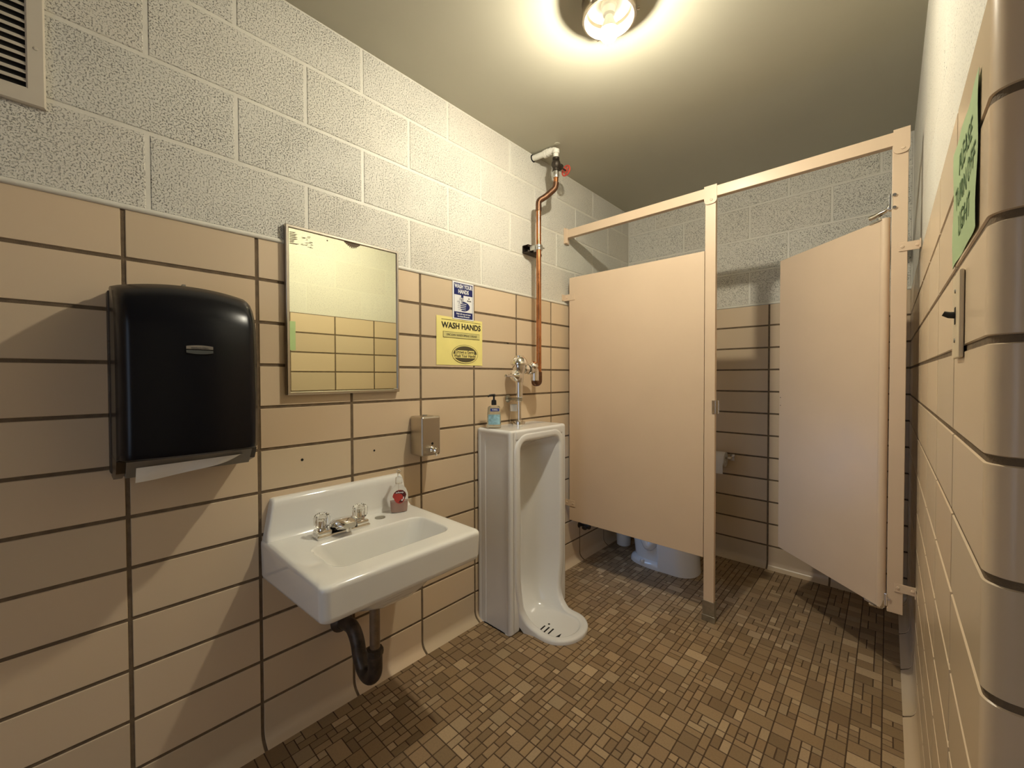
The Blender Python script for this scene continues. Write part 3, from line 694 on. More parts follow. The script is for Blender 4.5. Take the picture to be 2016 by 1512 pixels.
def trap():
    t = thing('drain_trap', (0.21, 0.57, 0.14), 'tarnished metal drain trap hanging under the white sink', 'drain pipe')
    x, y = 0.232, 0.568
    b = B(); b.tube([(x, y, 0.452), (x, y, 0.275)], 0.0165, 20); b.build('tailpiece', ['dullpipe'], t)
    b = B(); b.lathe([(0.019, 0.262), (0.026, 0.268), (0.0275, 0.278), (0.0265, 0.288), (0.020, 0.292)], (x, y, 0), n=8, a0=0.2); b.build('slip_nut', ['darkpipe'], t)
    b = B(); b.tube([(x, y, 0.278), (x, y, 0.205), (x-0.028, y-0.002, 0.176), (x-0.070, y-0.003, 0.178), (x-0.100, y-0.004, 0.222), (x-0.110, y-0.005, 0.270), (x-0.145, y-0.006, 0.305), (x-0.195, y-0.006, 0.296), (0.004, y-0.006, 0.290)],
                    0.0235, 18, fil=0.024)
    b.build('trap_bend', ['darkpipe'], t)
    b = B(); b.lathe([(0.040, 0.0), (0.040, 0.004), (0.030, 0.012), (0.024, 0.02)], (0.0, y-0.006, 0.290), (1, 0, 0), 24); b.build('wall_flange', ['darkpipe'], t)
trap()

# ------------------------------------------------------------------ pump bottles
def squarish(w, d, n=28, p=0.7):
    return [(d*math.copysign(abs(math.cos(a))**p, math.cos(a)), w*math.copysign(abs(math.sin(a))**p, math.sin(a))) for a in [2*PI*k/n for k in range(n)]]
def rotp(x, y, a): return (x*math.cos(a)-y*math.sin(a), x*math.sin(a)+y*math.cos(a))
def bottle(name, loc, ang, label, widths, H, liquid_h, mats, pump_m, pump_dir, lab, pump_h=0.045, cat='soap bottle'):
    cx, cy, cz = loc
    t = thing(name, loc, label, cat)
    def ring(w, d, z, s=1.0): return [(cx+rotp(px*s, py*s, ang)[0], cy+rotp(px*s, py*s, ang)[1], cz+z) for px, py in squarish(w, d)]
    b = B(); rs = [ring(w, d, z) for z, w, d in widths]; b.rings(rs, 0, True, True); b.build('bottle_body', [mats[0]], t, 50)
    b = B(); rs = [ring(w-0.0012, d-0.0012, max(z, 0.0025)) for z, w, d in widths if z <= liquid_h]
    b.rings(rs); b.build('liquid', [mats[1]], t, 50)
    # pump
    dx, dy = math.cos(pump_dir), math.sin(pump_dir); b = B()
    b.lathe([(0.0125, H-0.002), (0.0125, H+0.006), (0.0118, H+0.020), (0.008, H+0.023), (0.0045, H+0.024), (0.0045, H+pump_h-0.006)], (cx, cy, cz), n=20)
    z = cz+H+pump_h
    b.lathe([(0.0045, -0.008), (0.007, -0.004), (0.0095, 0), (0.0085, 0.004), (0.003, 0.005)], (cx, cy, z), n=16)
    b.tube([(cx-dx*0.004, cy-dy*0.004, z+0.001), (cx+dx*0.020, cy+dy*0.020, z+0.001), (cx+dx*0.033, cy+dy*0.033, z-0.004)], [0.0058]+[0.0048]*8+[0.0032], 12, fil=0.006, steps=6)
    b.build('pump', [pump_m], t)
    b = B(); b.tube([(cx, cy, cz+0.008), (cx, cy, cz+H-0.002)], 0.002, 8); b.build('dip_tube', ['clear'], t)
    lab(t, cx, cy, cz, ang)
    return t
def lab_pts(cx, cy, cz, ang, wfun, poly, off=0.0010, d=None):
    """place 2D label polygon (s across, z up) on the front (+local x) of the bottle with depth from wfun"""
    out = []
    for s, z in poly:
        x = wfun(s, z)+off; p = rotp(x, s, ang); out.append((cx+p[0], cy+p[1], cz+z))
    return out
def lab_red(t, cx, cy, cz, ang):
    def wf(s, z): return 0.0205*(max(0, 1-(abs(s)/0.034)**2.857))**0.35
    def patch(poly, m, nm, off):
        c = (sum(p[0] for p in poly)/len(poly), sum(p[1] for p in poly)/len(poly)); b = B()
        rings = [[(c[0]+(p[0]-c[0])*f, c[1]+(p[1]-c[1])*f) for p in poly] for f in (0.02, 0.35, 0.7, 1.0)]
        b.rings([lab_pts(cx, cy, cz, ang, wf, r, off) for r in rings]); return b.build(nm, [m], t)
    n = 30; P = []
    for k in range(n):
        a = 2*PI*k/n; r = 1.0-0.10*max(0, -math.sin(a))*abs(math.cos(a)); P.append((0.0255*r*math.cos(a)*(1 if math.sin(a) > 0 else 0.86), 0.062+0.026*math.sin(a)))
    patch(P, 'redlab', 'front_label', 0.0006)
    patch([(s*0.96, z) for s, z in P if z > 0.071]+[(0.022, 0.071), (-0.022, 0.071)], 'marlab', 'label_band', 0.0010) if False else None
    patch([(-0.021, 0.076), (-0.012, 0.086), (0.012, 0.086), (0.022, 0.076), (0.025, 0.066), (0.018, 0.050), (0.014, 0.068), (0.0, 0.074)], 'marlab', 'label_band', 0.0011)
    patch([(-0.005, 0.040), (0.010, 0.040), (0.014, 0.050), (0.004, 0.052)], 'marlab', 'label_band', 0.0011)
    patch([(0.004, 0.049), (0.010, 0.053), (0.013, 0.049), (0.009, 0.045)], 'white', 'flower_mark', 0.0016)
    patch([(0.011, 0.053), (0.014, 0.062), (0.0165, 0.060), (0.015, 0.051)], 'white', 'flower_mark', 0.0016)
    X = rotp(0, 1, ang); p = lab_pts(cx, cy, cz, ang, wf, [(0.0, 0.079)], 0.0022)[0]
    text('softsoap', 0.0085, p, (X[0], X[1], 0), t, 'lettering', 'white', bold=0.0002)
A1 = math.atan2(CAM[1]-0.74, CAM[0]-0.085)+0.12
bottle('soap_bottle', (0.092, 0.748, 0.6655), A1, 'clear pump bottle of pink hand soap with red label on the sink deck', 
       [(0.0, 0.027, 0.016), (0.002, 0.030, 0.018), (0.015, 0.0315, 0.019), (0.042, 0.033, 0.020), (0.047, 0.034, 0.0205), (0.070, 0.033, 0.0198), (0.088, 0.026, 0.0165), (0.098, 0.016, 0.013), (0.102, 0.011, 0.011), (0.110, 0.011, 0.011)],
       0.110, 0.043, ('clear', 'pink'), 'clear', 2.6, lab_red, 0.043)
def lab_blue(t, cx, cy, cz, ang):
    def wf(s, z): return 0.019*(max(0, 1-(abs(s)/0.034)**2.857))**0.35
    def patch(s0, s1, z0, z1, m, nm, off=0.0008):
        b = B(); k = 8
        b.rings([lab_pts(cx, cy, cz, ang, wf, [(s0+(s1-s0)*i/k, z) for i in range(k+1)], off) for z in (z0, z1)], 0, False, False, closed=False); return b.build(nm, [m], t)
    patch(-0.0275, 0.028, 0.018, 0.066, 'bluelab', 'front_label')
    patch(-0.018, 0.024, 0.081, 0.095, 'navy', 'label_band')
    X = rotp(0, 1, ang); p = lab_pts(cx, cy, cz, ang, wf, [(0.004, 0.088)], 0.0016)[0]
    text('PURELL', 0.0082, p, (X[0], X[1], 0), t, 'lettering', 'white', bold=0.0003)
A2 = math.atan2(CAM[1]-1.265, CAM[0]-0.08)+0.05
bottle('sanitizer_bottle', (0.083, 1.270, 0.9355), A2, 'clear hand sanitizer bottle with black pump and blue label on the urinal top',
       [(0.0, 0.031, 0.017), (0.003, 0.0335, 0.019), (0.040, 0.0335, 0.019), (0.070, 0.0315, 0.0185), (0.088, 0.0300, 0.018), (0.099, 0.0290, 0.017), (0.104, 0.0245, 0.015), (0.107, 0.011, 0.011), (0.112, 0.011, 0.011)],
       0.112, 0.099, ('clear', 'gel'), 'blackpump', -1.75, lab_blue, 0.044, 'sanitizer bottle')
# small bottle behind the flush tube
t = thing('plastic_bottle', (0.033, 1.470, 0.9355), 'small clear plastic bottle standing behind the chrome flush tube', 'bottle')
b = B(); b.lathe([(0.020, 0), (0.023, 0.003), (0.023, 0.100), (0.018, 0.112), (0.010, 0.117), (0.010, 0.122)], (0.033, 1.470, 0.9355), n=24); b.build('bottle_body', ['clear'], t)
b = B(); b.lathe([(0.0235, 0.066), (0.0235, 0.100)], (0.033, 1.470, 0.9355), n=24, cap=False); b.build('front_label', ['white'], t)

# ------------------------------------------------------------------ urinal
def urinal():
    yc = 1.450; hw = 0.215; xf = 0.225; top = 0.9345
    t = thing('urinal', (0.1, yc, 0), 'tall white floor standing stall urinal with a projecting drip lip', 'urinal')
    b = B()
    # path of the rim plane: down the front, then curving out into the lip
    zb = 0.115; rad = 0.100; ztop = 0.880; S1 = ztop-zb; S2 = S1+rad*PI/2*0.93; LIP = 0.115; S3 = S2+LIP
    a_end = PI/2*0.93
    def path(s):
        if s <= S1: return Vector((xf, 0, ztop-s)), Vector((-1, 0, 0)), 0
        if s <= S2:
            a = (s-S1)/rad; return Vector((xf+rad*(1-math.cos(a)), 0, zb-rad*math.sin(a))), Vector((-math.cos(a), 0, -math.sin(a))), a/(PI/2)
        a = a_end; p = Vector((xf+rad*(1-math.cos(a)), 0, zb-rad*math.sin(a))); tdir = Vector((math.sin(a), 0, -math.cos(a)))
        q = p+tdir*(s-S2); q.z = max(q.z, 0.0145); return q, Vector((-math.cos(a), 0, -math.sin(a))), 1
    def half(s):
        if s <= S1*0.80: return 0.152
        f = (s-S1*0.80)/(S3-S1*0.80); return 0.152-0.052*min(1, f*1.5)**1.6
    # outline (s, y)
    out = []; rc = 0.045; n = 8
    for k in range(n+1):
        a = PI/2*k/n; out.append((rc*(1-math.sin(a)), 0.152-rc*(1-math.cos(a)) if False else 0.152-rc+rc*math.cos(a)))
    out = list(reversed(out))       # from top middle side to right side
    out = [(rc*(1-math.sin(PI/2-PI/2*k/n)), (0.152-rc)+rc*math.cos(PI/2-PI/2*k/n)) for k in range(n+1)]
    se = S3-0.085
    ss = [rc+(se-rc)*k/34 for k in range(1, 35)]
    out += [(s, half(s)) for s in ss]
    he = half(se)
    m = 14
    out += [(se+0.085*math.sin(PI/2*k/m), he*math.cos(PI/2*k/m)) for k in range(1, m)]
    tip = [(S3, 0.0)]
    right = out; left = [(s, -y) for s, y in reversed(out)]
    loop = right+tip+left           # closed across the top (last -> first is the straight top edge)
    topmid = [(0.0, -(0.152-rc)*(1-2*k/6)) for k in range(1, 6)]
    loop += topmid
    def D3(s, y, r, dmul=1):
        p, d, f = path(s)
        sp = 1-abs(0)
        dep = (0.150*(1-f)+0.030*f)
        return p, d, dep
    rings = []
    sa, sb = 0.10, S3-0.12
    for r in (0.0, 0.25, 0.45, 0.62, 0.75, 0.85, 0.92, 0.965, 0.99, 1.0):
        ring = []
        for s, y in loop:
            sc_ = min(max(s, sa), sb); s2 = sc_+(s-sc_)*r; y2 = y*r
            p, d, f = path(s2)
            dep = (0.155*(1-f)+0.036*f)*(1-r**(2.6+2*f))
            q = p+d*dep
            zlim = 0.006+0.012*max(0, r-0.8)*5*0
            ring.append((q.x, yc+y2, max(q.z, 0.0062 if r < 0.97 else 0.010)))
        rings.append(ring)
    # rim band
    def off(k_, extra, dz=0.0, outw=0.0):
        ring = []; N_ = len(loop)
        for i, (s, y) in enumerate(loop):
            a = Vector(loop[(i+1) % N_]); c = Vector(loop[i-1]); tg = (a-c).normalized(); nn = Vector((-tg.y, tg.x))
            if nn.dot(Vector((s-0.5*S3 if s < 0.1 or s > S3-0.1 else 0, y))) < 0: nn = -nn
            s3, y3 = s+nn.x*k_, y+nn.y*k_
            p, d, f = path(max(0, s3)); 
            q = p-d*extra
            if s3 < 0: q.z += -s3
            ring.append((q.x, yc+y3, max(q.z+dz, 0.0)))
        return ring
    rings.append(off(0.005, 0.003)); rings.append(off(0.012, 0.0045)); rings.append(off(0.026, 0.0045)); rings.append(off(0.033, 0.002)); rings.append(off(0.037, -0.004))
    last = off(0.038, -0.02)
    rings.append([(x, y, z if z > 0.14 else max(0.0, z-0.03)) for x, y, z in last])
    b.rings(rings, 0, True, False)
    # body slabs around the bowl
    def slab(ya, yb, z0, z1, x1, bev=0.012): b.box(0.001, x1, ya, yb, z0, z1, bev, 3)
    b.box(0.001, xf-0.003, yc+0.150, yc+hw, 0.0, top, 0.014, 4)
    b.box(0.001, xf+0.001, yc-0.185, yc+0.185, 0.884, top, 0.012, 3)
    b.box(0.001, 0.055, yc-hw+0.004, yc+hw-0.004, 0.0, top-0.004, 0.004, 2)
    # left slab with the recessed side panel (ring construction)
    ys = yc-hw
    def rct(g, y, r): return [(x, y, z) for x, z, _ in rrect(0.001+g, xf-0.003-g, 0.0+g*0.0, top-g, r, 0, 5)]
    b.box(0.001, xf-0.003, yc-hw+0.008, yc-0.150, 0.0, top, 0.012, 4)
    b.rings([rct(0.000, ys+0.022, 0.010), rct(0.000, ys+0.012, 0.010), rct(0.003, ys+0.004, 0.010), rct(0.010, ys, 0.010), rct(0.020, ys+0.0005, 0.014), rct(0.026, ys+0.006, 0.018), rct(0.036, ys+0.0072, 0.02)], 0, False, True)
    bo = b.build('urinal_body', ['porc2'], t, 50)
    # drain slots and small marks
    def slot(xa, ya_, xb, yb_, w=0.0035):
        d = Vector((xb-xa, yb_-ya_)).normalized(); nx, ny = -d.y*w, d.x*w
        b = B(); b.prism([(xa+nx, ya_+ny), (xb+nx, yb_+ny), (xb-nx, yb_-ny), (xa-nx, ya_-ny)], lambda p, q: (p[0], p[1], 0.0061 if q == 0 else 0.0070)); b.build('drain_slot', ['wdark'], t)
    for k in range(3): 
        x = 0.290+0.022*k; slot(x, 1.352+0.006*k, x-0.004, 1.402+0.004*k)
    b = B(); b.lathe([(0.005, 0), (0.005, 0.001)], (0.292, 1.425, 0.0062), n=12); b.build('drain_hole', ['wdark'], t)
    b = B(); b.prism([(0.372, 1.370), (0.384, 1.362), (0.386, 1.378), (0.378, 1.405)], lambda p, q: (p[0], p[1], 0.0061 if q == 0 else 0.0072))
    b.build('chip_mark', ['wdark'], t)
urinal()

# ------------------------------------------------------------------ flush valve and water pipe
def flush():
    x, y, z = 0.088, 1.445, 0.935
    t = thing('flush_valve', (x, y, z), 'polished chrome flush valve with lever on top of the urinal', 'flush valve')
    b = B(); b.lathe([(0.034, 0), (0.035, 0.006), (0.033, 0.019), (0.022, 0.021), (0.015, 0.026), (0.014, 0.020)], (x, y, z), n=32); b.build('spud_flange', ['chrome'], t)
    b = B(); b.lathe([(0.0115, 0.018), (0.0115, 0.118), (0.0145, 0.120), (0.0145, 0.136), (0.0205, 0.142), (0.0205, 0.214), (0.0235, 0.218), (0.0245, 0.232)], (x, y, z), n=28); b.build('flush_tube', ['chrome'], t)
    b = B(); b.lathe([(0.021, 0.225), (0.025, 0.230), (0.026, 0.262), (0.033, 0.274), (0.037, 0.292), (0.038, 0.304)], (x, y, z), n=32)
    b.lathe([(0.039, 0.302), (0.0485, 0.304), (0.0505, 0.311), (0.048, 0.321), (0.040, 0.334), (0.031, 0.343), (0.0255, 0.344), (0.0250, 0.351), (0.014, 0.353), (0.004, 0.3535)], (x, y, z), n=32)
    b.build('valve_body', ['chrome'], t)
    d = Vector((0.30, -1, 0)).normalized(); c = Vector((x, y, z+0.250)); b = B()
    b.lathe([(0.023, 0.0), (0.023, 0.030), (0.027, 0.032), (0.027, 0.049), (0.019, 0.055), (0.013, 0.059), (0.008, 0.064)], c, d, 24)
    b.tube([c+d*0.058, c+d*0.080, c+d*0.148], [0.0090, 0.0070, 0.0058], 12)
    b.lathe([(0.0068, 0), (0.0070, 0.004), (0.002, 0.007)], c+d*0.147, d, 12)
    b.build('flush_lever', ['chrome'], t)
    # horizontal supply connection and control stop
    for o in t.children:
        if o.name.split('.')[0] in ('spud_flange', 'flush_tube', 'valve_body'):
            for v in o.data.vertices: v.co.x = x+(v.co.x-x)*0.9; v.co.y = y+(v.co.y-y)*0.9
    zz = z+0.284; b = B(); b.tube([(x, y+0.015, zz), (x, y+0.105, zz)], 0.015, 18)
    b.lathe([(0.022, 0.036), (0.0245, 0.040), (0.0245, 0.060), (0.022, 0.064)], (x, y, zz), (0, 1, 0), 8)
    b.lathe([(0.023, 0.070), (0.027, 0.074), (0.027, 0.092), (0.024, 0.098)], (x, y, zz), (0, 1, 0), 24)
    b.tube([(x, y+0.085, zz), (x, y+0.125, zz), (x, y+0.125, zz-0.060)], 0.0225, 24, fil=0.030)
    b.lathe([(0.020, 0.0), (0.023, 0.010), (0.023, 0.032), (0.015, 0.040)], (x, y+0.100, zz), (0.60, 0, 0.80), 24)
    b.build('control_stop', ['chrome'], t)
    b = B(); b.tube([(0.0, y+0.010, z+0.130), (x, y, z+0.130)], 0.0065, 12); b.lathe([(0.020, 0), (0.020, 0.003), (0.011, 0.012)], (0, y+0.010, z+0.130), (1, 0, 0), 20)
    b.lathe([(0.0175, -0.007), (0.0175, 0.007)], (x, y, z+0.130), n=20); b.build('tube_support', ['shoe'], t)
flush()
def waterpipe():
    x, y = 0.088, 1.605; r = 0.0135
    t = thing('water_pipe', (x, y, 1.15), 'vertical copper water pipe with red wheel valve and white elbow at the ceiling', 'water pipe')
    b = B(); b.tube([(x, y, 1.163), (x, y, 2.075)], r, 20); b.build('copper_riser', ['copper'], t)
    b = B(); b.tube([(x, y, 1.205), (x, y, 1.146), (x, y-0.036, 1.146), (x, y-0.036, 1.166)], 0.0175, 18, fil=0.017); b.build('solder_elbow', ['solder'], t); b = B()
    b.tube([(x, y, 2.060), (x, y, 2.115), (x+0.022, y+0.026, 2.135), (x+0.045, y+0.052, 2.165), (x+0.060, y+0.068, 2.185), (x+0.063, y+0.070, 2.215)], 0.0155, 18, fil=0.016)
    b.build('solder_elbow', ['solder'], t)
    X2, Y2 = 0.150, 1.676
    b = B(); b.tube([(X2, Y2, 2.205), (X2, Y2, 2.258)], r*0.95, 18); b.build('copper_stub', ['copper'], t)
    b = B(); b.lathe([(0.0155, 2.240), (0.0175, 2.244), (0.0175, 2.258), (0.0155, 2.262), (0.0155, 2.278)], (X2, Y2, 0), n=16); b.build('galvanized_adapter', ['galv'], t)
    b = B(); b.lathe([(0.016, 2.274), (0.019, 2.276), (0.019, 2.287), (0.015, 2.290), (0.022, 2.300), (0.025, 2.312), (0.022, 2.324), (0.015, 2.332), (0.0185, 2.334), (0.0185, 2.346), (0.014, 2.348)], (X2, Y2, 0), n=20)
    d = Vector((0.12, 1, -0.10)).normalized(); c = Vector((X2, Y2, 2.312))
    b.lathe([(0.017, 0.0), (0.015, 0.022), (0.0165, 0.030), (0.0165, 0.040), (0.010, 0.046), (0.0045, 0.050), (0.0045, 0.085)], c, d, 16)
    v = b.build('gate_valve', ['iron'], t)
    b = B(); c2 = c+d*0.080; b.torus(c2, d, 0.027, 0.0042, 30, 8); b.lathe([(0.008, -0.003), (0.008, 0.004)], c2, d, 12)
    e1 = d.orthogonal().normalized(); e2 = d.cross(e1)
    for k in range(5):
        a = 2*PI*k/5; q = e1*math.cos(a)+e2*math.sin(a); b.tube([c2+q*0.006, c2+q*0.026], 0.0032, 8)
    b.build('handwheel', ['red'], v)
    b = B(); b.tube([(X2, Y2, 2.345), (X2, Y2, 2.392), (0.098, Y2-0.004, 2.394)], 0.0135, 18, fil=0.018)
    b.lathe([(0.0185, 0), (0.0185, 0.020)], (X2, Y2, 2.368), n=18); b.lathe([(0.0185, 0), (0.0185, 0.016)], (X2-0.030, Y2, 2.393), (-1, 0, 0), 18)
    b.lathe([(0.0205, 0), (0.0205, 0.008), (0.017, 0.012), (0.0205, 0.016), (0.0205, 0.030)], (X2-0.048, Y2, 2.393), (-1, 0, 0), 18)
    b.tube([(0.104, Y2-0.002, 2.393), (0.0, Y2-0.010, 2.393)], 0.0155, 18)
    b.build('white_elbow_pipe', ['pvc'], t)
    b = B(); b.lathe([(0.021, 0), (0.019, 0.003), (0.0155, 0.004)], (0, Y2-0.010, 2.393), (1, 0, 0), 18); b.build('wall_collar', ['wdark'], t)
    s = thing('pipe_bracket', (0, 1.67, 1.85), 'short dark steel channel with strap clamp holding the copper pipe', 'bracket')
    b = B(); zz = 1.868
    b.prism([(0.0, -0.0205), (0.041, -0.0205), (0.041, -0.009), (0.038, -0.009), (0.038, -0.0175), (0.003, -0.0175), (0.003, 0.0175), (0.038, 0.0175), (0.038, 0.009), (0.041, 0.009), (0.041, 0.0205), (0.0, 0.0205)],
            lambda p, q: (p[0]+0.0005, 1.573 if q == 0 else 1.690, zz+p[1]))
    b.build('strut_channel', ['strut'], s)
    b = B(); b.torus((x, y, zz), (0, 0, 1), 0.0155, 0.0025, 24, 6)
    b.box(0.042, 0.075, y-0.017, y-0.013, zz-0.012, zz+0.012); b.box(0.042, 0.075, y+0.013, y+0.017, zz-0.012, zz+0.012)
    b.lathe([(0.0155, -0.013), (0.0165, -0.013), (0.0165, 0.013), (0.0155, 0.013)], (x, y, zz), n=24)
    b.build('pipe_clamp', ['galv'], s)
    b = B(); b.lathe([(0.0065, 0), (0.0065, 0.009), (0.0035, 0.009), (0.0035, 0.022)], (x+0.002, y+0.017, zz+0.002), (0.35, 1, 0), 8)
    b.box(x-0.004, x+0.012, y+0.014, y+0.020, zz-0.014, zz+0.014, 0.001); b.build('clamp_bolt', ['galv'], s)
waterpipe()

# ------------------------------------------------------------------ stall partition
def stall():
    yf, yk = 1.965, 1.990
    t = thing('toilet_stall', (0.8, 1.978, 0), 'salmon painted metal toilet stall front with door swung inward', 'toilet stall')
    b = B(); b.box(0.034, 0.8135, yf, yk, 0.303, 1.778, 0.003, 2); b.build('panel', ['panel'], t)
    b = B(); b.box(0.815, 0.8625, yf, yk, 0.085, 2.058, 0.0025, 2); pl = b.build('pilaster', ['panel'], t)
    b = B(); b.box(0.8115, 0.8660, yf-0.003, yk+0.003, 0.0, 0.098, 0.0015, 2); b.build('floor_shoe', ['shoe'], pl)
    b = B(); b.box(0.8085, 0.8690, yf-0.0045, yf+0.001, 0.0005, 0.030, 0.0008, 1); b.build('shoe_trim', ['shoe'], pl)
    b = B(); b.box(1.467, 1.511, yf, yk, 0.296, 2.060, 0.0025, 2); pr = b.build('pilaster', ['panel'], t)
    b = B(); b.box(0.001, 1.513, yf-0.003, yk+0.003, 2.022, 2.072, 0.004, 2); b.build('headrail', ['panel'], t)
    # plates wrapping the rail on top of each pilaster
    def plate(xa, xb, z0, z1, parent, r=0.018):
        b = B(); P = [(xa, z1), (xa, z0+r)]+[(xa+r-r*math.cos(a), z0+r-r*math.sin(a)) for a in (PI/8, PI/4, 3*PI/8, PI/2)]
        P += [(xb-r, z0)]+[(xb-r+r*math.sin(a), z0+r-r*math.cos(a)) for a in (PI/8, PI/4, 3*PI/8, PI/2)]+[(xb, z1)]
        b.prism(P, lambda p, q: (p[0], yf-0.0058 if q == 0 else yf-0.0005, p[1]))
        cx = (xa+xb)/2+0.004; b.lathe([(0.006, 0), (0.0058, 0.002), (0.003, 0.003)], (cx, yf-0.0058, z0+0.018), (0, -1, 0), 14); return b.build('rail_bracket', ['panel'], parent)
    plate(0.812, 0.868, 1.992, 2.078, pl); plate(1.469, 1.5145, 1.988, 2.078, pr)
    # wall brackets
    b = B(); b.box(0.0005, 0.012, yf-0.010, yk+0.010, 1.990, 2.085, 0.002); b.box(0.0005, 0.028, yf-0.006, yf-0.003, 1.992, 2.078, 0.001); b.build('wall_bracket', ['panel'], t)
    for z in (1.660, 0.408):
        b = B(); b.box(0.0005, 0.004, yf-0.030, yf, z-0.019, z+0.019, 0.001); b.box(0.0005, 0.078, yf-0.0035, yf-0.0002, z-0.019, z+0.019, 0.0015)
        for xx in (0.018, 0.062): b.lathe([(0.0055, 0), (0.005, 0.002), (0.002, 0.003)], (xx, yf-0.0035, z), (0, -1, 0), 12)
        b.build('wall_bracket', ['panel'], t)
    for z in (1.648, 0.395):
        b = B(); b.box(1.487, W-0.0005, yf-0.0035, yf-0.0002, z-0.016, z+0.016, 0.0015); b.box(W-0.004, W-0.0005, yf-0.030, yf, z-0.016, z+0.016, 0.001)
        for xx in (1.497, 1.536): b.lathe([(0.0055, 0), (0.005, 0.002), (0.002, 0.003)], (xx, yf-0.0035, z), (0, -1, 0), 12)
        b.build('wall_bracket', ['panel'], t)
    b = B(); b.box(0.850, 0.866, yf-0.0035, yf, 1.002, 1.065, 0.001); b.box(0.8635, 0.880, yf-0.003, yf+0.012, 1.002, 1.065, 0.001); b.build('latch_keeper', ['chrome'], pl)
    # door, swung inward about the right pilaster
    H = Vector((1.450, 1.986, 0)); E_ = Vector((1.062, 2.372, 0)); d = (E_-H).normalized(); Ld = (E_-H).length
    mt = Matrix(((d.x, -d.y, 0, H.x), (d.y, d.x, 0, H.y), (0, 0, 1, 0), (0, 0, 0, 1)))
    b = B(); b.box(0.002, Ld, -0.0125, 0.0125, 0.300, 1.765, 0.003, 2, mtx=mt)
    b.tube([mt @ Vector((0.0, 0, 0.302)), mt @ Vector((0.0, 0, 1.768))], 0.0145, 20)
    dr = b.build('door', ['panel'], t)
    # pivot hinges
    b = B(); b.box(1.459, 1.4695, yf-0.002, yk+0.002, 1.792, 1.850, 0.0015)
    for z in (1.797, 1.843): b.lathe([(0.0055, 0), (0.0055, 0.003)], (1.4745, yf-0.003, z), (0, -1, 0), 12)
    b.tube([(1.463, 1.972, 1.810), (1.456, 1.974, 1.796), (1.425, 1.990, 1.786), (1.406, 2.000, 1.783)], [0.0065]*8+[0.0095]*8+[0.005], 12, fil=0.012)
    b.lathe([(0.010, 0), (0.010, 0.006), (0.005, 0.008)], (1.432, 1.989, 1.788), (0, 0, 1), 16); b.tube([(1.432, 1.989, 1.79), (1.436, 1.989, 1.765)], 0.004, 10)
    b.box(-0.002, 0.050, -0.0155, 0.0155, 1.761, 1.768, 0.001, 1, mtx=mt)
    b.build('top_hinge', ['chrome'], t)
    b = B(); b.box(1.459, 1.4695, yf-0.002, yk+0.002, 0.316, 0.362, 0.0015); b.lathe([(0.005, 0), (0.005, 0.003)], (1.473, yf-0.002, 0.345), (0, -1, 0), 12)
    b.tube([(1.463, 1.972, 0.330), (1.455, 1.976, 0.300), (1.420, 2.000, 0.292)], 0.007, 12, fil=0.014)
    b.box(-0.002, 0.055, -0.0155, 0.0155, 0.296, 0.304, 0.001, 1, mtx=mt)
    b.build('bottom_hinge', ['chrome'], t)
    for z in (1.03, 1.07): 
        b = B(); p = mt @ Vector((Ld-0.012, 0.0128, z)); b.lathe([(0.0022, 0), (0.0022, 0.0008)], p, (-d.y, d.x, 0), 8)
        b.build('screw_hole', ['wdark'], dr)
stall()

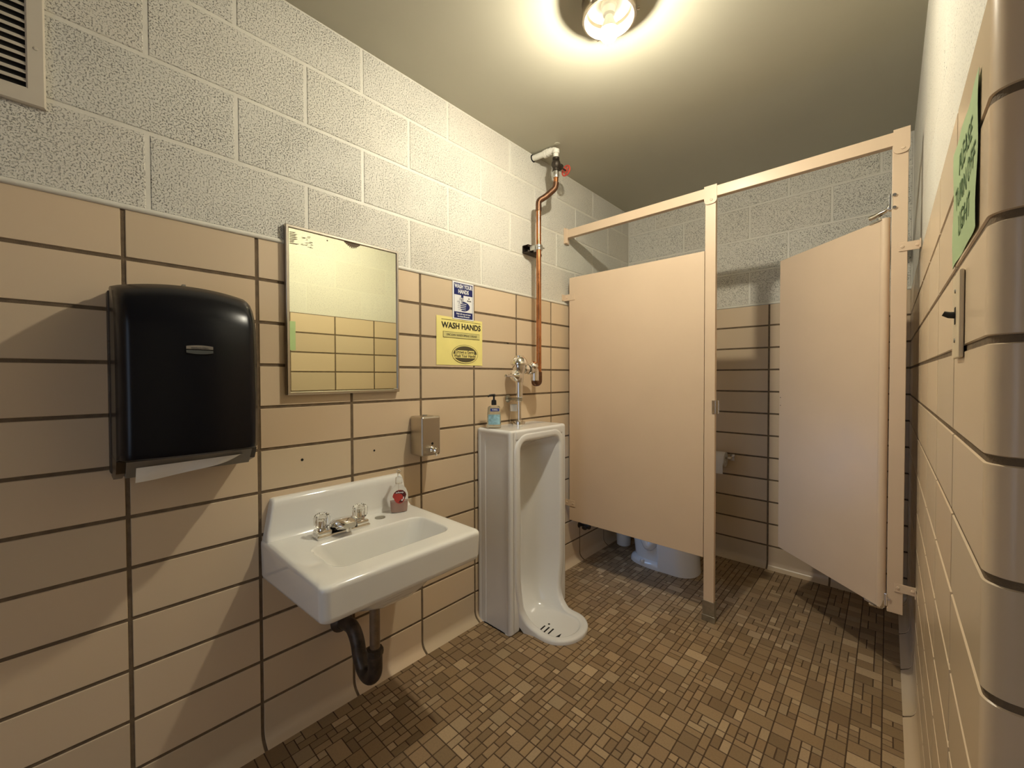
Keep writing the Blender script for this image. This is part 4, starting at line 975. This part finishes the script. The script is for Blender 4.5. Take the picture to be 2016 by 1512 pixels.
# ------------------------------------------------------------------ toilet
def toilet():
    yc = 2.415
    t = thing('toilet', (0.4, yc, 0), 'white porcelain toilet inside the stall, base seen below the panel', 'toilet')
    def egg(x0, x1, hw, z, n=36, sq=0.8, nose=1.0):
        out = []
        cx = (x0+x1)/2; a_ = (x1-x0)/2
        for k in range(n):
            a = 2*PI*k/n; c, s = math.cos(a), math.sin(a)
            w = hw*(1-0.12*max(0, c)*nose)
            out.append((cx+a_*math.copysign(abs(c)**(sq if c < 0 else 0.9), c), yc+w*math.copysign(abs(s)**0.75, s), z))
        return out
    b = B(); b.rings([egg(0.232, 0.652, 0.120, 0.0), egg(0.234, 0.650, 0.120, 0.016), egg(0.240, 0.645, 0.114, 0.028), egg(0.262, 0.640, 0.092, 0.040), egg(0.25, 0.62, 0.085, 0.12), egg(0.22, 0.60, 0.084, 0.20), egg(0.17, 0.62, 0.110, 0.27), egg(0.14, 0.700, 0.165, 0.335), egg(0.13, 0.712, 0.180, 0.375), egg(0.13, 0.712, 0.180, 0.392), egg(0.15, 0.695, 0.165, 0.397)])
    # smooth rounded front of the pedestal
    def nose(x0, x1, hw, z): return [(x, y, z) for x, y, _ in rrect(x0, x1, yc-hw, yc+hw, 0.10, 0, 8, (min(0.105, hw-0.004), 0.012, 0.012, min(0.105, hw-0.004)))]
    b.rings([nose(0.440, 0.653, 0.119, 0.002), nose(0.442, 0.649, 0.117, 0.06), nose(0.436, 0.645, 0.115, 0.16), nose(0.40, 0.652, 0.118, 0.24), nose(0.36, 0.680, 0.140, 0.32)])
    # trapway folds on both sides
    for sg in (-1, 1):
        b.tube([(0.27, yc+sg*0.070, 0.26), (0.330, yc+sg*0.078, 0.20), (0.375, yc+sg*0.080, 0.115), (0.430, yc+sg*0.080, 0.185), (0.47, yc+sg*0.075, 0.26)], 0.030, 12, fil=0.02)
    b.build('bowl', ['toil'], t, 50)
    b = B(); b.lathe([(0.014, 0), (0.014, 0.006), (0.011, 0.015), (0.004, 0.019)], (0.345, yc-0.107, 0.024), n=16); b.build('bolt_cap', ['toil'], t)
    b = B(); b.rings([egg(0.21, 0.718, 0.183, 0.398), egg(0.208, 0.720, 0.186, 0.408), egg(0.212, 0.716, 0.182, 0.420)]); b.build('seat', ['toil'], t)
    b = B(); b.rings([egg(0.205, 0.716, 0.181, 0.421), egg(0.203, 0.718, 0.184, 0.430), egg(0.210, 0.70, 0.175, 0.438)]); b.build('lid', ['toil'], t)
    b = B(); b.rings([rrect(0.03, 0.185, yc-0.19, yc+0.19, 0.03, 0.395), rrect(0.022, 0.195, yc-0.21, yc+0.21, 0.035, 0.55), rrect(0.018, 0.200, yc-0.22, yc+0.22, 0.035, 0.72)]); b.build('tank', ['toil'], t)
    b = B(); b.rings([rrect(0.012, 0.206, yc-0.226, yc+0.226, 0.035, 0.721), rrect(0.010, 0.208, yc-0.228, yc+0.228, 0.035, 0.745), rrect(0.018, 0.198, yc-0.218, yc+0.218, 0.03, 0.752)]); b.build('tank_lid', ['toil'], t)
    b = B(); b.tube([(0.201, yc-0.16, 0.67), (0.225, yc-0.16, 0.67), (0.228, yc-0.10, 0.665)], 0.006, 10); b.build('flush_handle', ['chrome'], t)
    s = thing('shutoff_valve', (0, 2.10, 0.22), 'dark water shutoff valve on the wall tile under the stall panel', 'valve')
    b = B(); b.lathe([(0.022, 0), (0.020, 0.003), (0.010, 0.008), (0.010, 0.045), (0.015, 0.048), (0.015, 0.075), (0.010, 0.08)], (0.0, 2.130, 0.222), (1, 0, 0), 16)
    b.tube([(0.062, 2.130, 0.222), (0.062, 2.130, 0.25), (0.07, 2.20, 0.30), (0.09, 2.25, 0.398)], 0.006, 10, fil=0.03); b.build('valve_body', ['iron'], s)
    b = B(); b.lathe([(0.005, 0), (0.005, 0.02), (0.018, 0.022), (0.018, 0.03), (0.01, 0.033)], (0.062, 2.118, 0.222), (0, -1, 0), 8, sx=0.6); b.build('valve_handle', ['iron'], s)
    c = thing('brush_canister', (0.105, 2.53, 0), 'small white plastic brush canister on the floor behind the toilet base', 'canister')
    b = B(); b.lathe([(0.044, 0), (0.048, 0.004), (0.052, 0.14), (0.050, 0.15), (0.046, 0.15), (0.043, 0.02), (0.01, 0.015)], (0.105, 2.530, 0), n=28); b.build('canister_body', ['toil'], c)
    b = B(); b.tube([(0.105, 2.530, 0.02), (0.105, 2.530, 0.30)], 0.008, 12); b.lathe([(0.010, 0.28), (0.013, 0.32), (0.012, 0.39), (0.006, 0.395)], (0.105, 2.530, 0), n=16); b.build('brush_handle', ['toil'], c)
toilet()
def tp():
    z = 0.655; yy = YB-0.062
    h = thing('toilet_paper_holder', (0.66, YB, z), 'chrome toilet paper holder arm on the back wall tile', 'toilet paper holder')
    b = B()
    for x in (0.585, 0.728):
        b.box(x-0.014, x+0.014, YB-0.006, YB-0.0005, z-0.022, z+0.022, 0.002)
        b.tube([(x, YB-0.004, z+0.006), (x, yy, z+0.006)], 0.0065, 12); b.lathe([(0.0105, -0.008), (0.0105, 0.008)], (x, yy, z+0.002), (1, 0, 0), 16)
    b.tube([(0.585, yy, z+0.002), (0.728, yy, z+0.002)], 0.0055, 12); b.build('holder_arm', ['chrome'], h)
    r = thing('toilet_paper_roll', (0.655, yy, z), 'white toilet paper roll on the chrome holder in the stall', 'toilet paper')
    b = B(); b.lathe([(0.0205, -0.054), (0.047, -0.054), (0.047, 0.050), (0.0205, 0.050), (0.0205, -0.054)], (0.655, yy, z-0.008), (1, 0, 0), 32, cap=False); b.build('roll', ['paper'], r)
    b = B(); b.rings([[(0.601+x0, yy-0.0478, z-0.005), (0.601+x0, yy-0.0484, z-0.05), (0.601+x0, yy-0.0465, z-0.095), (0.601+x0, yy-0.0455, z-0.095), (0.601+x0, yy-0.0474, z-0.05), (0.601+x0, yy-0.0468, z-0.005)] for x0 in (0, 0.05, 0.098)]); b.build('loose_sheet', ['paper'], r)
tp()

# ------------------------------------------------------------------ right wall: switch and green notice
def switch():
    y0, y1, z0, z1 = 0.788, 0.868, 1.205, 1.336
    t = thing('light_switch', (W, 0.82, z0), 'ivory toggle light switch plate on the right wall tile', 'light switch')
    b = B(); b.box(W-0.0065, W-0.0003, y0, y1, z0, z1, 0.003, 2); pl = b.build('switch_plate', ['ivory'], t)
    yc = (y0+y1)/2; zc = (z0+z1)/2
    b = B(); b.box(W-0.0072, W-0.0055, yc-0.006, yc+0.006, zc-0.013, zc+0.013); b.build('toggle_slot', ['ink'], t)
    b = B(); b.tube([(W-0.005, yc, zc+0.001), (W-0.013, yc, zc+0.002), (W-0.0195, yc, zc+0.005)], [0.0055, 0.005, 0.0038], 10); b.build('toggle', ['ink'], t)
    for z in (zc+0.038, zc-0.038):
        b = B(); b.lathe([(0.0035, 0), (0.0032, 0.0012), (0.001, 0.0015)], (W-0.0065, yc, z), (-1, 0, 0), 12); b.build('screw', ['shoe'], t)
switch()
def green():
    y0, y1, z0, z1 = 0.672, 0.951, 1.365, 1.562
    t = thing('paper_notice', (W, 0.81, z0), 'pale green paper notice taped to the right wall above the switch', 'notice')
    b = B(); n = 12; rs = []
    for i in range(n+1):
        f = i/n; rs.append([(W-0.0010-0.0035*max(0, (0.35-k/n))*2*(0.5+0.5*f)-0.0006*math.sin(k*1.1+i*0.8), y0+(y1-y0)*k/n, z1+(z0-z1)*f) for k in range(n+1)])
    b.rings(rs, 0, False, False, closed=False); b.rings([[(x+0.0003, y, z) for x, y, z in r] for r in rs], 0, False, False, closed=False)
    b.build('paper_sheet', ['green'], t, weld=False)
    def onto(o):   # lay the printed words on the slightly curled sheet
        for v in o.data.vertices:
            k = (v.co.y-y0)/(y1-y0); f = (z1-v.co.z)/(z1-z0)
            v.co.x = W-0.0010-0.0035*max(0, (0.35-k))*2*(0.5+0.5*f)-0.0006*math.sin(k*n*1.1+f*n*0.8)-0.0007+(v.co.x-W)*0.5
    for w_, yy, zz in (('PLEASE', 0.800, 1.512), ('TURN OFF', 0.800, 1.464), ('LIGHT', 0.808, 1.416)):
        onto(text(w_, 0.046, (W, yy, zz), (0, -1, 0), t, 'lettering', 'gink', bold=0.0004, ext=0.0001))
green()
